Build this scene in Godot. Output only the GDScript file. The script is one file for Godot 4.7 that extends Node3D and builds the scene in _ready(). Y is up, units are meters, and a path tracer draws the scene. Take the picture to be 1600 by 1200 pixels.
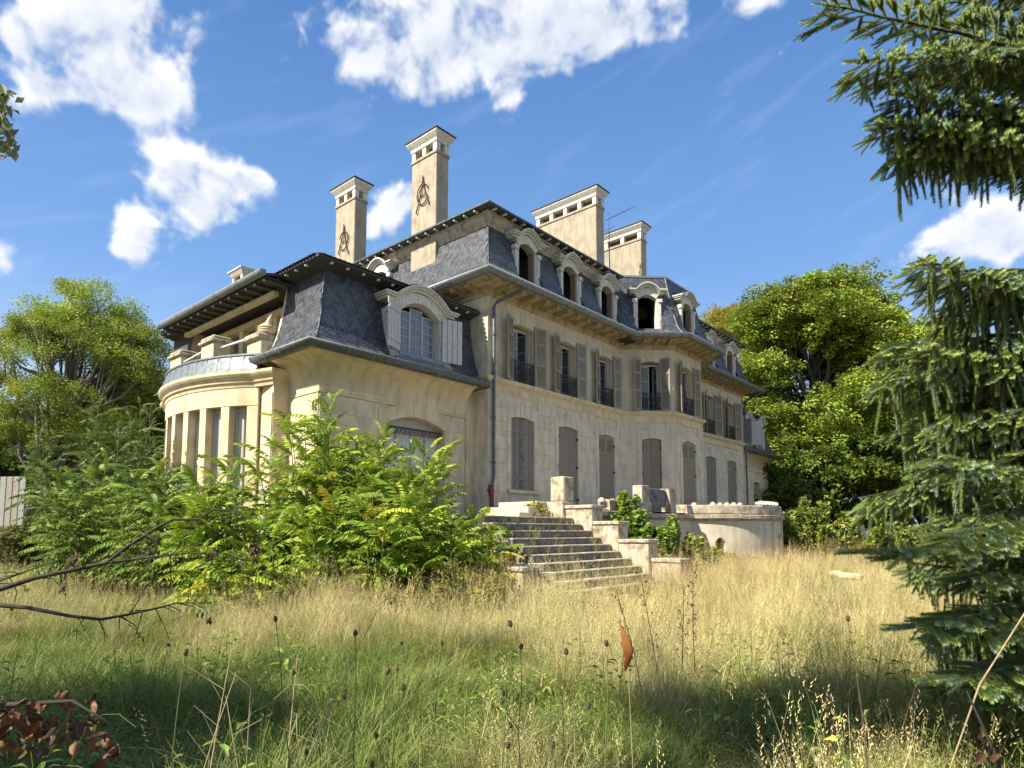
extends Node3D

# ---------------------------------------------------------------- constants of the place
const EYE := Vector3(-15.36, 1.65, 14.34)      # where the photographer stands; x runs along the long front, z out of it
const FWD := Vector3(0.75356, 0, -0.65738)
const RGT := Vector3(0.65738, 0, 0.75356)
const TO_SUN := Vector3(-0.683, 0.707, -0.183)
const MX0 := -0.15      # main block: ends of the long front
const MX1 := 21.85
const MZ1 := -12.0

var house: Node3D
var M := {}
var rng := RandomNumberGenerator.new()
var cache := {}

# ---------------------------------------------------------------- helpers: materials
func lin(r: float, g: float, b: float) -> Color:
	return Color(r, g, b).linear_to_srgb()

func noise_tex(sd: int, freq: float, octaves: int, size: int, stops: Array, cell := false) -> NoiseTexture2D:
	var n := FastNoiseLite.new()
	n.seed = sd
	n.noise_type = FastNoiseLite.TYPE_CELLULAR if cell else FastNoiseLite.TYPE_SIMPLEX_SMOOTH
	n.frequency = freq
	n.fractal_type = FastNoiseLite.FRACTAL_FBM
	n.fractal_octaves = octaves
	var t := NoiseTexture2D.new()
	t.width = size
	t.height = size
	t.seamless = true
	t.noise = n
	var g := Gradient.new()
	g.offsets = PackedFloat32Array(stops.map(func(s): return s[0]))
	g.colors = PackedColorArray(stops.map(func(s): return s[1]))
	t.color_ramp = g
	return t

func gray(v: float) -> Color:
	return Color(v, v, v)

func mat(n: String, c: Color, rough := 0.9, tex: Texture2D = null, sc := 0.3, bump: Texture2D = null, bump_cm := 0.4, bsc := 0.0) -> StandardMaterial3D:
	var m := StandardMaterial3D.new()
	m.resource_name = n
	m.albedo_color = c
	m.roughness = rough
	m.cull_mode = BaseMaterial3D.CULL_DISABLED
	if tex:
		m.albedo_texture = tex
	if tex or bump:
		m.uv1_triplanar = true
		m.uv1_world_triplanar = true
		m.uv1_scale = Vector3.ONE * sc if sc > 0.0 else Vector3(-sc * 9.0, -sc, -sc * 9.0)
		m.uv1_triplanar_sharpness = 4.0
	if bump:
		m.heightmap_enabled = true
		m.heightmap_texture = bump
		m.heightmap_scale = bump_cm
	M[n] = m
	return m

func detail(m: StandardMaterial3D, tex: Texture2D, sc: Vector3) -> void:
	m.detail_enabled = true
	m.detail_blend_mode = BaseMaterial3D.BLEND_MODE_MUL
	m.detail_albedo = tex
	m.detail_uv_layer = BaseMaterial3D.DETAIL_UV_2
	m.uv2_triplanar = true
	m.uv2_world_triplanar = true
	m.uv2_scale = sc
	m.uv2_triplanar_sharpness = 4.0

# ---------------------------------------------------------------- helpers: shapes
func st() -> SurfaceTool:
	var s := SurfaceTool.new()
	s.begin(Mesh.PRIMITIVE_TRIANGLES)
	s.set_smooth_group(-1)
	return s

func tri(s: SurfaceTool, a: Vector3, b: Vector3, c: Vector3) -> void:
	s.add_vertex(a); s.add_vertex(b); s.add_vertex(c)

func quad(s: SurfaceTool, a: Vector3, b: Vector3, c: Vector3, d: Vector3) -> void:
	tri(s, a, b, c); tri(s, a, c, d)

func hexa(s: SurfaceTool, p: Array) -> void:   # p0-3 back face round, p4-7 front face round
	quad(s, p[3], p[2], p[1], p[0]); quad(s, p[4], p[5], p[6], p[7])
	for i in 4:
		var j := (i + 1) % 4
		quad(s, p[i], p[j], p[4 + j], p[4 + i])

func box(s: SurfaceTool, lo: Vector3, hi: Vector3, t := Transform3D.IDENTITY) -> void:
	hexa(s, [t * Vector3(lo.x, lo.y, lo.z), t * Vector3(hi.x, lo.y, lo.z), t * Vector3(hi.x, hi.y, lo.z), t * Vector3(lo.x, hi.y, lo.z),
		t * Vector3(lo.x, lo.y, hi.z), t * Vector3(hi.x, lo.y, hi.z), t * Vector3(hi.x, hi.y, hi.z), t * Vector3(lo.x, hi.y, hi.z)])

func bbox(s: SurfaceTool, lo: Vector3, hi: Vector3, b := 0.012, t := Transform3D.IDENTITY) -> void:   # box with chamfered edges
	var c := (lo + hi) / 2.0
	var h := (hi - lo) / 2.0
	var v := {}
	for ax in 3:
		for sx in [-1, 1]:
			for sy in [-1, 1]:
				for sz in [-1, 1]:
					var q := Vector3(h.x * sx, h.y * sy, h.z * sz)
					for k in 3:
						if k != ax:
							q[k] -= b * signf(q[k])
					v[[ax, sx, sy, sz]] = t * (c + q)
	for ax in 3:
		var o := [[1, 2], [2, 0], [0, 1]][ax] as Array
		for sg in [-1, 1]:
			var ring := []
			for e in [[-1, -1], [1, -1], [1, 1], [-1, 1]]:
				var k := [0, 0, 0]
				k[ax] = sg
				k[o[0]] = e[0]
				k[o[1]] = e[1]
				ring.append(v[[ax, k[0], k[1], k[2]]])
			quad(s, ring[0], ring[1], ring[2], ring[3])
	for ax in 3:     # edges along axis ax
		var o := [[1, 2], [2, 0], [0, 1]][ax] as Array
		for e in [[-1, -1], [1, -1], [1, 1], [-1, 1]]:
			var k := [0, 0, 0]
			k[o[0]] = e[0]
			k[o[1]] = e[1]
			var k2 := k.duplicate()
			k[ax] = -1
			k2[ax] = 1
			quad(s, v[[o[0], k[0], k[1], k[2]]], v[[o[0], k2[0], k2[1], k2[2]]], v[[o[1], k2[0], k2[1], k2[2]]], v[[o[1], k[0], k[1], k[2]]])
	for sx in [-1, 1]:
		for sy in [-1, 1]:
			for sz in [-1, 1]:
				tri(s, v[[0, sx, sy, sz]], v[[1, sx, sy, sz]], v[[2, sx, sy, sz]])

func tube(s: SurfaceTool, path: Array, radii: Array, sides := 6, cap := true) -> void:
	var rings := []
	var ref := Vector3.UP
	for i in path.size():
		var d: Vector3 = (path[mini(i + 1, path.size() - 1)] - path[maxi(i - 1, 0)]).normalized()
		if absf(d.dot(ref)) > 0.95:
			ref = Vector3.RIGHT if absf(d.x) < 0.8 else Vector3.BACK
		var u := d.cross(ref).normalized()
		var w := d.cross(u).normalized()
		var ring := []
		for k in sides:
			var a := TAU * k / sides
			ring.append(path[i] + (u * cos(a) + w * sin(a)) * radii[mini(i, radii.size() - 1)])
		rings.append(ring)
	s.set_smooth_group(1)
	for i in rings.size() - 1:
		for k in sides:
			var j := (k + 1) % sides
			quad(s, rings[i][k], rings[i][j], rings[i + 1][j], rings[i + 1][k])
	s.set_smooth_group(-1)
	if cap:
		for e in [0, rings.size() - 1]:
			for k in range(1, sides - 1):
				tri(s, rings[e][0], rings[e][k], rings[e][k + 1])

func outs(path: Array, closed := false) -> Array:      # mitred outward vector at each point of a plan line (x, z)
	var n := path.size()
	var r := []
	for i in n:
		var a = null
		var b = null
		if i > 0 or closed:
			a = (path[i] - path[(i - 1 + n) % n]).normalized()
		if i < n - 1 or closed:
			b = (path[(i + 1) % n] - path[i]).normalized()
		var na: Vector2 = Vector2(-a.y, a.x) if a != null else Vector2(-b.y, b.x)
		var nb: Vector2 = Vector2(-b.y, b.x) if b != null else na
		r.append((na + nb) / maxf(1.0 + na.dot(nb), 0.2))
	return r

func band(s: SurfaceTool, path: Array, prof: Array, smooth := false, caps := true, closed := false) -> void:   # a moulding: profile (out, y) swept along a plan line
	var o := outs(path, closed)
	var n := path.size()
	if smooth:
		s.set_smooth_group(2)
	for i in (n if closed else n - 1):
		var j := (i + 1) % n
		for k in prof.size() - 1:
			var f := func(q: int, e: Vector2) -> Vector3:
				var p: Vector2 = path[q] + o[q] * e.x
				return Vector3(p.x, e.y, p.y)
			quad(s, f.call(i, prof[k]), f.call(j, prof[k]), f.call(j, prof[k + 1]), f.call(i, prof[k + 1]))
	s.set_smooth_group(-1)
	if caps and not closed:
		for q in [0, n - 1]:
			var poly := PackedVector2Array(prof)
			var ids := Geometry2D.triangulate_polygon(poly)
			for t in range(0, ids.size(), 3):
				var v := []
				for m in 3:
					var e: Vector2 = prof[ids[t + m]]
					var p: Vector2 = path[q] + o[q] * e.x
					v.append(Vector3(p.x, e.y, p.y))
				tri(s, v[0], v[1], v[2])

func extrude(s: SurfaceTool, poly: Array, z0: float, z1: float, t := Transform3D.IDENTITY) -> void:   # outline (x, y) given thickness along z
	var ids := Geometry2D.triangulate_polygon(PackedVector2Array(poly))
	for i in range(0, ids.size(), 3):
		for z in [z0, z1]:
			tri(s, t * Vector3(poly[ids[i]].x, poly[ids[i]].y, z), t * Vector3(poly[ids[i + 1]].x, poly[ids[i + 1]].y, z), t * Vector3(poly[ids[i + 2]].x, poly[ids[i + 2]].y, z))
	for i in poly.size():
		var a: Vector2 = poly[i]
		var b: Vector2 = poly[(i + 1) % poly.size()]
		quad(s, t * Vector3(a.x, a.y, z0), t * Vector3(b.x, b.y, z0), t * Vector3(b.x, b.y, z1), t * Vector3(a.x, a.y, z1))

func arc_poly(x0: float, x1: float, y_spring: float, rise: float, thick: float, n := 10, over := 0.0) -> Array:   # a segmental arch band as an outline
	var p := []
	for i in n + 1:
		var t := float(i) / n * 2.0 - 1.0
		p.append(Vector2(lerpf(x0, x1, (t + 1) / 2), y_spring + rise * (1 - t * t)))
	for i in range(n, -1, -1):
		var t := float(i) / n * 2.0 - 1.0
		p.append(Vector2(lerpf(x0 - over, x1 + over, (t + 1) / 2), y_spring + thick + rise * (1 - t * t)))
	return p

func done(s: SurfaceTool) -> ArrayMesh:
	s.generate_normals()
	return s.commit()

# ---------------------------------------------------------------- helpers: nodes
func put(parent: Node, called: String, mesh: Mesh, m: Material, t := Transform3D.IDENTITY) -> MeshInstance3D:
	var o := MeshInstance3D.new()
	o.name = called
	o.mesh = mesh
	o.material_override = m
	o.transform = t
	parent.add_child(o, true)
	return o

func add(parent: Node, called: String, s: SurfaceTool, m: Material, t := Transform3D.IDENTITY) -> MeshInstance3D:
	return put(parent, called, done(s), m, t)

func group(parent: Node, called: String, t := Transform3D.IDENTITY) -> Node3D:
	var o := Node3D.new()
	o.name = called
	o.transform = t
	parent.add_child(o, true)
	return o

func tag(o: Node, label: String, category: String, grp := "") -> Node:
	o.set_meta("label", label)
	o.set_meta("category", category)
	if grp != "":
		o.set_meta("group", grp)
	return o

func structure(o: Node, label := "") -> void:
	o.set_meta("kind", "structure")
	if label != "":
		o.set_meta("label", label)

func stuff(o: Node, label := "", category := "") -> void:
	o.set_meta("kind", "stuff")
	if label != "":
		o.set_meta("label", label)
	if category != "":
		o.set_meta("category", category)

func copies(parent: Node, called: String, mesh: Mesh, m: Material, xf: Array, cols := PackedColorArray()) -> MultiMeshInstance3D:
	var mm := MultiMesh.new()
	mm.transform_format = MultiMesh.TRANSFORM_3D
	mm.use_colors = cols.size() > 0
	mm.mesh = mesh
	mm.instance_count = xf.size()
	for i in xf.size():
		mm.set_instance_transform(i, xf[i])
		if cols.size() > 0:
			mm.set_instance_color(i, cols[i])
	var o := MultiMeshInstance3D.new()
	o.name = called
	o.multimesh = mm
	o.material_override = m
	o.set_meta("kind", "stuff")
	parent.add_child(o, true)
	return o

func face(origin: Vector3, out: Vector3) -> Transform3D:     # x along the wall (to the right as one faces it), y up, z outwards
	return Transform3D(Basis(Vector3.UP.cross(out), Vector3.UP, out), origin)

func v2(x: float, y: float) -> Vector2:
	return Vector2(x, y)

# ================================================================ the scene
func _ready() -> void:
	rng.seed = 7
	make_camera()
	make_sky()
	make_sun()
	make_materials()
	make_ground()
	build_house()
	build_terrace()
	build_trees()
	build_shrubs()
	build_meadow()
	build_foreground()

func make_camera() -> void:
	var c := Camera3D.new()
	c.name = "camera"
	add_child(c)
	c.near = 0.1
	c.far = 1500.0
	# a lens that was shifted up: verticals stay nearly upright
	c.set_frustum(0.12, Vector2(0, 0.0142), 0.1, 1500.0)
	var f := FWD * cos(deg_to_rad(5.0)) + Vector3.UP * sin(deg_to_rad(5.0))
	c.look_at_from_position(EYE, EYE + f, Vector3.UP)
	c.current = true

func make_sun() -> void:
	var l := DirectionalLight3D.new()
	l.name = "sun"
	l.light_energy = 0.98
	l.light_color = Color(1.0, 0.955, 0.88)
	l.light_angular_distance = 0.53
	l.shadow_enabled = true
	add_child(l)
	l.look_at_from_position(TO_SUN * 100.0, Vector3.ZERO, Vector3.UP)

# clouds in view: degrees right of the view, degrees up, half widths
const CLOUDS := [[-35.1,33.2,4.9,2.6], [-38.5,32.6,2.8,1.8], [-30.9,32.0,3.8,1.8], [-33.9,31.1,4.0,1.9], [-38.1,30.2,2.3,1.9], [-29.0,27.0,2.7,2.6],
	[-25.9,27.0,3.6,2.4], [-22.7,27.8,2.3,1.4], [-31.3,22.8,2.1,1.9], [-26.3,24.7,2.3,2.2], [-31.9,21.1,1.5,1.1],
	[-9.7,39.7,8.3,2.9], [-0.6,40.8,9.1,3.2], [7.9,40.6,9.0,2.8], [-7.9,36.4,4.2,2.3], [-0.5,36.0,2.4,2.2], [-14.3,37.6,4.0,1.9], [3.7,38.4,7.3,2.0], [14.4,39.5,2.9,1.7],
	[-11.1,27.7,2.2,1.9], [-12.3,25.6,1.9,1.6], [-9.5,28.5,1.7,1.4], [34.6,20.9,4.2,2.2], [37.8,22.1,2.6,1.9], [39.3,19.8,2.1,1.9], [-39.4,18.9,1.6,2.1], [-35.9,19.2,1.1,0.9],
	[22.4,39.4,3.4,1.2], [-3, 47, 14, 5], [-34, 37, 7, 4], [12, 48, 10, 5]]
var n1 := FastNoiseLite.new()
var n2 := FastNoiseLite.new()
var n3 := FastNoiseLite.new()
var tilt := 0.0
var core := 0.0

func cloud_amount(d: Vector3, az: float, el: float, close: Array) -> float:
	if close.is_empty() and absf(az) < 46.0 and el < 50.0:
		core = 0.0
		return -1.0
	var w := Vector3(n3.get_noise_3dv(d * 9.0), n3.get_noise_3dv(d * 9.0 + Vector3(7, 0, 0)), n3.get_noise_3dv(d * 9.0 + Vector3(0, 9, 0))) * 0.026
	var f := n1.get_noise_3dv((d + w) * 8.0)
	var f2 := n1.get_noise_3dv((d + w * 0.6) * 27.0)
	var f3 := n1.get_noise_3dv(d * 70.0)
	var sum := 0.0
	var lean := 0.0
	for c in close:
		var dx: float = (az - c[0]) / c[2]
		var dy: float = (el - c[1]) / c[3]
		var g: float = exp(-(dx * dx + dy * dy) * 1.35) * clampf(0.50 + c[2] * 0.22, 0.6, 1.0)
		sum += g
		lean += g * dy
	tilt = lean / maxf(sum, 0.05)
	core = sum
	var v := clampf((sum - 0.52) * 1.5, -1.2, 0.62) + f * 1.15 + f2 * 0.55 + f3 * 0.16
	var seen := smoothstep(54.0, 46.0, absf(az)) * smoothstep(58.0, 50.0, el)
	if seen < 1.0:     # the rest of the sky: the same broken cumulus
		var p := d / (d.y + 0.22)
		var g := n2.get_noise_2d(p.x * 1.5, p.z * 1.5) * 2.3 - 0.12 + f * 0.9
		v = lerpf(g, v, seen)
	return v

func sky_at(az: float, el: float) -> Color:
	var a := deg_to_rad(az)
	var e := deg_to_rad(el)
	var d := (FWD * cos(a) + RGT * sin(a)) * cos(e) + Vector3.UP * sin(e)
	var t := clampf(el / 90.0, 0.0, 1.0)
	var low := Color(0.42, 0.54, 0.70)
	var mid := Color(0.13, 0.255, 0.49)
	var high := Color(0.055, 0.135, 0.325)
	var c := low.lerp(mid, smoothstep(-0.02, 0.26, t)).lerp(high, smoothstep(0.16, 0.52, t))
	var sun := maxf(0.0, d.dot(TO_SUN))
	c = c.lerp(Color(0.9, 0.95, 1.0), 0.35 * pow(sun, 12.0))
	if el < 3.0:
		return c
	var close := []
	for k in CLOUDS:
		if absf(az - k[0]) < k[2] * 2.2 and absf(el - k[1]) < k[3] * 2.2:
			close.append(k)
	# thin high streaks
	var streak := n2.get_noise_2d((az * 0.6 + el * 1.1) * 0.06, (el - az * 0.45) * 0.30)
	c = c.lerp(Color(0.62, 0.76, 0.95), smoothstep(0.2, 0.85, streak + 0.1) * 0.05 * smoothstep(6.0, 14.0, el))
	var v := cloud_amount(d, az, el, close)
	var base := tilt
	var deep := smoothstep(0.55, 1.35, core) if not close.is_empty() else smoothstep(0.3, 1.2, v)
	var cover := smoothstep(-0.16, 0.80, v)
	if cover > 0.001:
		var thick := smoothstep(0.25, 1.25, v)
		var toward := cloud_amount((d + (TO_SUN - d * TO_SUN.dot(d)) * 0.022).normalized(), az - 1.2, el + 0.8, close)
		var lit := clampf(0.5 + (v - toward) * 0.9, 0.0, 1.0)
		var fine := n3.get_noise_3dv(d * 40.0)
		var k := Color(0.40, 0.44, 0.51).lerp(Color(0.62, 0.62, 0.62), clampf(lit * 0.62 + 0.55 - thick * 0.10 - deep * 0.52 + base * 0.34 + fine * 0.05, 0.0, 1.0))
		c = c.lerp(k, cover * 0.97)
	return c

func make_sky() -> void:
	for q in [[n1, 3, 1.0, 6], [n2, 5, 1.0, 4], [n3, 11, 1.0, 3]]:
		q[0].seed = q[1]
		q[0].noise_type = FastNoiseLite.TYPE_SIMPLEX_SMOOTH
		q[0].frequency = q[2]
		q[0].fractal_type = FastNoiseLite.FRACTAL_FBM
		q[0].fractal_octaves = q[3]
		q[0].fractal_gain = 0.52
	var W := 4096
	var H := 2048
	var face0 := rad_to_deg(atan2(FWD.x, -FWD.z))
	var lo := PackedFloat32Array()
	lo.resize(512 * 256 * 3)
	for y in 256:
		var el := 90.0 - (y + 0.5) / 256.0 * 180.0
		for x in 512:
			var az := wrapf((x + 0.5) / 512.0 * 360.0 - face0, -180.0, 180.0)
			var c := sky_at(az, maxf(el, 0.0))
			if el < 0.0:
				c = Color(0.30, 0.32, 0.22)
			var i := (y * 512 + x) * 3
			lo[i] = c.r; lo[i + 1] = c.g; lo[i + 2] = c.b
	var img := Image.create_from_data(512, 256, false, Image.FORMAT_RGBF, lo.to_byte_array())
	img.resize(W, H, Image.INTERPOLATE_BILINEAR)
	var x0 := int((face0 - 46.0) / 360.0 * W)
	var x1 := int((face0 + 46.0) / 360.0 * W)
	var y0 := int((90.0 - 47.0) / 180.0 * H)
	var y1 := int((90.0 - 3.0) / 180.0 * H)
	var w := x1 - x0
	var h := y1 - y0
	var hi := PackedFloat32Array()
	hi.resize(w * h * 3)
	for y in h:
		var el := 90.0 - (y0 + y + 0.5) / H * 180.0
		for x in w:
			var c := sky_at((x0 + x + 0.5) / W * 360.0 - face0, el)
			var i := (y * w + x) * 3
			hi[i] = c.r; hi[i + 1] = c.g; hi[i + 2] = c.b
	img.blit_rect(Image.create_from_data(w, h, false, Image.FORMAT_RGBF, hi.to_byte_array()), Rect2i(0, 0, w, h), Vector2i(x0, y0))
	var p := PanoramaSkyMaterial.new()
	p.panorama = ImageTexture.create_from_image(img)
	var sky := Sky.new()
	sky.sky_material = p
	var e := Environment.new()
	e.background_mode = Environment.BG_SKY
	e.sky = sky
	e.background_energy_multiplier = 0.49
	e.tonemap_mode = Environment.TONE_MAPPER_LINEAR
	e.tonemap_exposure = 3.7
	e.sdfgi_enabled = true
	e.ssao_enabled = true
	e.ssil_enabled = true
	var we := WorldEnvironment.new()
	we.name = "environment"
	we.environment = e
	add_child(we)

func make_materials() -> void:
	var blot := noise_tex(1, 0.008, 5, 512, [[0.0, lin(0.80, 0.72, 0.60)], [0.35, lin(0.92, 0.89, 0.83)], [0.6, lin(0.98, 0.97, 0.95)], [1.0, lin(0.95, 0.89, 0.76)]])
	var drip := noise_tex(2, 0.012, 4, 512, [[0.0, gray(0.87)], [0.40, gray(0.955)], [0.55, gray(1.0)], [1.0, gray(1.0)]])
	var fine := noise_tex(3, 0.05, 4, 512, [[0.0, gray(0.1)], [1.0, gray(0.9)]])
	var dirt := noise_tex(4, 0.01, 6, 512, [[0.0, lin(0.32, 0.3, 0.27)], [0.34, lin(0.66, 0.63, 0.58)], [0.55, lin(0.95, 0.93, 0.9)], [1.0, lin(1, 1, 1)]])
	var m := mat("stone", lin(0.62, 0.54, 0.375), 0.93, blot, 0.22, fine, 0.25)
	detail(m, drip, Vector3(0.42, 0.11, 0.42))
	var pale := noise_tex(21, 0.009, 5, 512, [[0.0, lin(0.82, 0.79, 0.73)], [0.35, lin(0.92, 0.905, 0.87)], [0.6, lin(0.99, 0.98, 0.96)], [1.0, lin(0.96, 0.91, 0.8)]])
	m = mat("stone_gray_warm", lin(0.585, 0.52, 0.395), 0.93, pale, 0.31, fine, 0.25)
	detail(m, drip, Vector3(0.5, 0.12, 0.5))
	m = mat("stone_gray", lin(0.585, 0.53, 0.415), 0.93, pale, 0.31, fine, 0.25)
	detail(m, drip, Vector3(0.5, 0.12, 0.5))
	m = mat("stone_weathered", lin(0.46, 0.41, 0.32), 0.95, dirt, 0.55, fine, 0.6)
	detail(m, drip, Vector3(2.2, 0.35, 2.2))
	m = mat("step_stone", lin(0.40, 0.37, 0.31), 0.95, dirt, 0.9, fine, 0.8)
	m = mat("step_riser_stain_shade", lin(0.185, 0.17, 0.145), 0.95, dirt, 1.3, fine, 0.9)  # black staining, plus the shade on the risers put into the colour
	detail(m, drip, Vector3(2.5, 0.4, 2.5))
	m = mat("render", lin(0.37, 0.33, 0.26), 0.95, noise_tex(5, 0.01, 5, 512, [[0.0, lin(0.7, 0.66, 0.6)], [0.45, lin(0.93, 0.91, 0.87)], [1.0, lin(1, 0.98, 0.95)]]), 0.3, fine, 0.35)
	detail(m, drip, Vector3(0.5, 0.14, 0.5))
	m = mat("slate", lin(0.070, 0.080, 0.092), 0.42, noise_tex(6, 0.02, 4, 512, [[0.0, lin(0.55, 0.55, 0.6)], [0.5, lin(0.85, 0.85, 0.86)], [1.0, lin(1, 1, 0.96)]]), 0.5)
	m.vertex_color_use_as_albedo = true
	mat("slate_back", lin(0.045, 0.047, 0.052), 0.8)
	mat("zinc", lin(0.25, 0.27, 0.285), 0.5, noise_tex(8, 0.012, 5, 512, [[0.0, lin(0.42, 0.5, 0.46)], [0.5, lin(0.85, 0.88, 0.88)], [1.0, lin(1, 1, 1)]]), 0.7).metallic = 0.55
	mat("zinc_dark", lin(0.12, 0.135, 0.14), 0.55, noise_tex(9, 0.012, 5, 512, [[0.0, lin(0.4, 0.45, 0.42)], [0.6, lin(0.9, 0.92, 0.9)], [1.0, lin(1, 1, 1)]]), 0.8).metallic = 0.4
	m = mat("white_paint", lin(0.60, 0.585, 0.53), 0.7, noise_tex(10, 0.015, 5, 512, [[0.0, lin(0.5, 0.45, 0.37)], [0.3, lin(0.88, 0.86, 0.8)], [0.5, lin(1, 1, 1)], [1.0, lin(1, 1, 1)]]), 0.9, fine, 0.15)
	detail(m, drip, Vector3(2.0, 0.3, 2.0))
	mat("wood_frame", lin(0.26, 0.19, 0.13), 0.8, drip, 1.5)
	mat("window_white", lin(0.36, 0.35, 0.32), 0.6)
	var grain := noise_tex(12, 0.02, 5, 512, [[0.0, lin(0.5, 0.48, 0.45)], [0.5, lin(0.85, 0.84, 0.82)], [1.0, lin(1, 1, 1)]])
	m = mat("shutter_gray", lin(0.33, 0.31, 0.265), 0.85, grain, -0.35)
	detail(m, drip, Vector3(2, 0.4, 2))
	m = mat("shutter_green", lin(0.30, 0.325, 0.30), 0.85, grain, -0.35)
	m = mat("shutter_white", lin(0.56, 0.58, 0.58), 0.75, grain, -0.35)
	m = mat("plank", lin(0.25, 0.225, 0.185), 0.9, grain, -0.35)
	detail(m, drip, Vector3(5, 0.3, 5))
	m = mat("plywood", lin(0.285, 0.24, 0.18), 0.9, grain, -0.35)
	detail(m, drip, Vector3(3, 0.25, 3))
	mat("board_gray", lin(0.16, 0.165, 0.17), 0.85, dirt, 0.7)
	mat("iron", lin(0.025, 0.024, 0.023), 0.6)
	mat("rusty_iron", lin(0.07, 0.04, 0.028), 0.85)
	mat("red_pipe", lin(0.16, 0.025, 0.018), 0.6)
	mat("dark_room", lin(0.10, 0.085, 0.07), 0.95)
	mat("white_rod", lin(0.7, 0.69, 0.66), 0.6)
	m = mat("timber", lin(0.11, 0.095, 0.08), 0.9, grain, -0.35)
	mat("soffit", lin(0.42, 0.35, 0.22), 0.9, dirt, 0.5)
	m = mat("glass", Color(0.75, 0.82, 0.85, 0.12), 0.03)
	m.transparency = BaseMaterial3D.TRANSPARENCY_ALPHA
	m.metallic_specular = 0.6
	m = mat("old_glass", lin(0.13, 0.145, 0.185), 0.12)
	m.metallic_specular = 0.7
	# plants
	for q in [["bark", 0.10, 0.085, 0.065, 0.95], ["pale_bark", 0.22, 0.20, 0.16, 0.95], ["dark_bark", 0.045, 0.036, 0.028, 0.95], ["green_stem", 0.14, 0.17, 0.05, 0.8], ["dry_stem", 0.34, 0.27, 0.16, 0.9], ["dark_stem", 0.10, 0.065, 0.04, 0.9], ["seed_head", 0.10, 0.06, 0.035, 0.95]]:
		mat(q[0], lin(q[1], q[2], q[3]), q[4], grain, 1.3)
	for q in [["leaf", 0.20, 0.24, 0.05], ["leaf_far", 0.16, 0.20, 0.05], ["needle", 0.05, 0.09, 0.03], ["blade", 0.30, 0.30, 0.12], ["dead", 0.14, 0.06, 0.025]]:
		m = mat(q[0], Color.WHITE, 0.55)
		m.vertex_color_use_as_albedo = true
		m.metallic_specular = 0.35
		m.backlight_enabled = true
		m.backlight = Color(0.75, 0.75, 0.75)
	M["leaf_far"].albedo_color = lin(0.36, 0.43, 0.10)
	M["needle"].backlight = Color(0.5, 0.5, 0.5)
	M["dead"].backlight = Color(0.5, 0.5, 0.5)
	mat("ground", lin(0.20, 0.165, 0.085), 1.0, noise_tex(20, 0.01, 6, 1024, [[0.0, lin(0.25, 0.3, 0.2)], [0.5, lin(0.7, 0.7, 0.55)], [1.0, lin(1, 0.95, 0.8)]]), 0.12, fine, 2.0)

func make_ground() -> void:
	var s := st()
	s.set_smooth_group(1)
	var n := 96
	var h := func(x: float, z: float) -> float:
		var r := Vector2(x - EYE.x, z - EYE.z).length()
		return 0.0 if r < 12.0 else sin(x * 0.11) * sin(z * 0.13) * 0.12 * smoothstep(12.0, 40.0, r)
	for i in n:
		for j in n:
			var q := []
			for e in [[0, 0], [1, 0], [1, 1], [0, 1]]:
				var a: float = ((i + e[0]) / float(n) - 0.5) * 2.0
				var b: float = ((j + e[1]) / float(n) - 0.5) * 2.0
				var x := signf(a) * pow(absf(a), 2.2) * 500.0
				var z := signf(b) * pow(absf(b), 2.2) * 500.0
				q.append(Vector3(x, h.call(x, z), z))
			quad(s, q[0], q[1], q[2], q[3])
	var o := add(self, "ground", s, M.ground)
	structure(o, "dry earth of the overgrown meadow under the grass")

# ================================================================ the mansion
func solid_wall(parent: Node, t: Transform3D, U: float, y0: float, y1: float, ops: Array, m: Material, thick := 0.4, called := "wall") -> void:
	var s := st()
	var us := [0.0, U]
	for o in ops:
		us.append(o[0]); us.append(o[1])
	us.sort()
	for i in us.size() - 1:
		var a: float = us[i]
		var b: float = us[i + 1]
		if b - a < 0.001:
			continue
		var y := y0
		var cuts := []
		for o in ops:
			if o[0] < b - 0.001 and o[1] > a + 0.001:
				cuts.append(o)
		cuts.sort_custom(func(p, q): return p[2] < q[2])
		for o in cuts:
			if o[2] > y + 0.001:
				box(s, Vector3(a, y, -thick), Vector3(b, o[2], 0), t)
			y = o[3]
		if y < y1 - 0.001:
			box(s, Vector3(a, y, -thick), Vector3(b, y1, 0), t)
	for o in ops:     # arched heads
		if o.size() > 4 and o[4] > 0.0:
			var n := 8
			for k in n:
				var ta := float(k) / n * 2.0 - 1.0
				var tb := float(k + 1) / n * 2.0 - 1.0
				var xa := lerpf(o[0], o[1], float(k) / n)
				var xb := lerpf(o[0], o[1], float(k + 1) / n)
				var ya: float = o[3] - o[4] * ta * ta
				var yb: float = o[3] - o[4] * tb * tb
				var q := []
				for z in [-thick + 0.002, -0.002]:
					q.append(t * Vector3(xa, ya, z)); q.append(t * Vector3(xb, yb, z)); q.append(t * Vector3(xb, o[3] + 0.003, z)); q.append(t * Vector3(xa, o[3] + 0.003, z))
				hexa(s, q)
	add(parent, called, s, m)

func unit_box() -> Mesh:
	if not cache.has("unit"):
		var s := st()
		box(s, Vector3.ZERO, Vector3.ONE)
		cache["unit"] = done(s)
	return cache["unit"]

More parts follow.
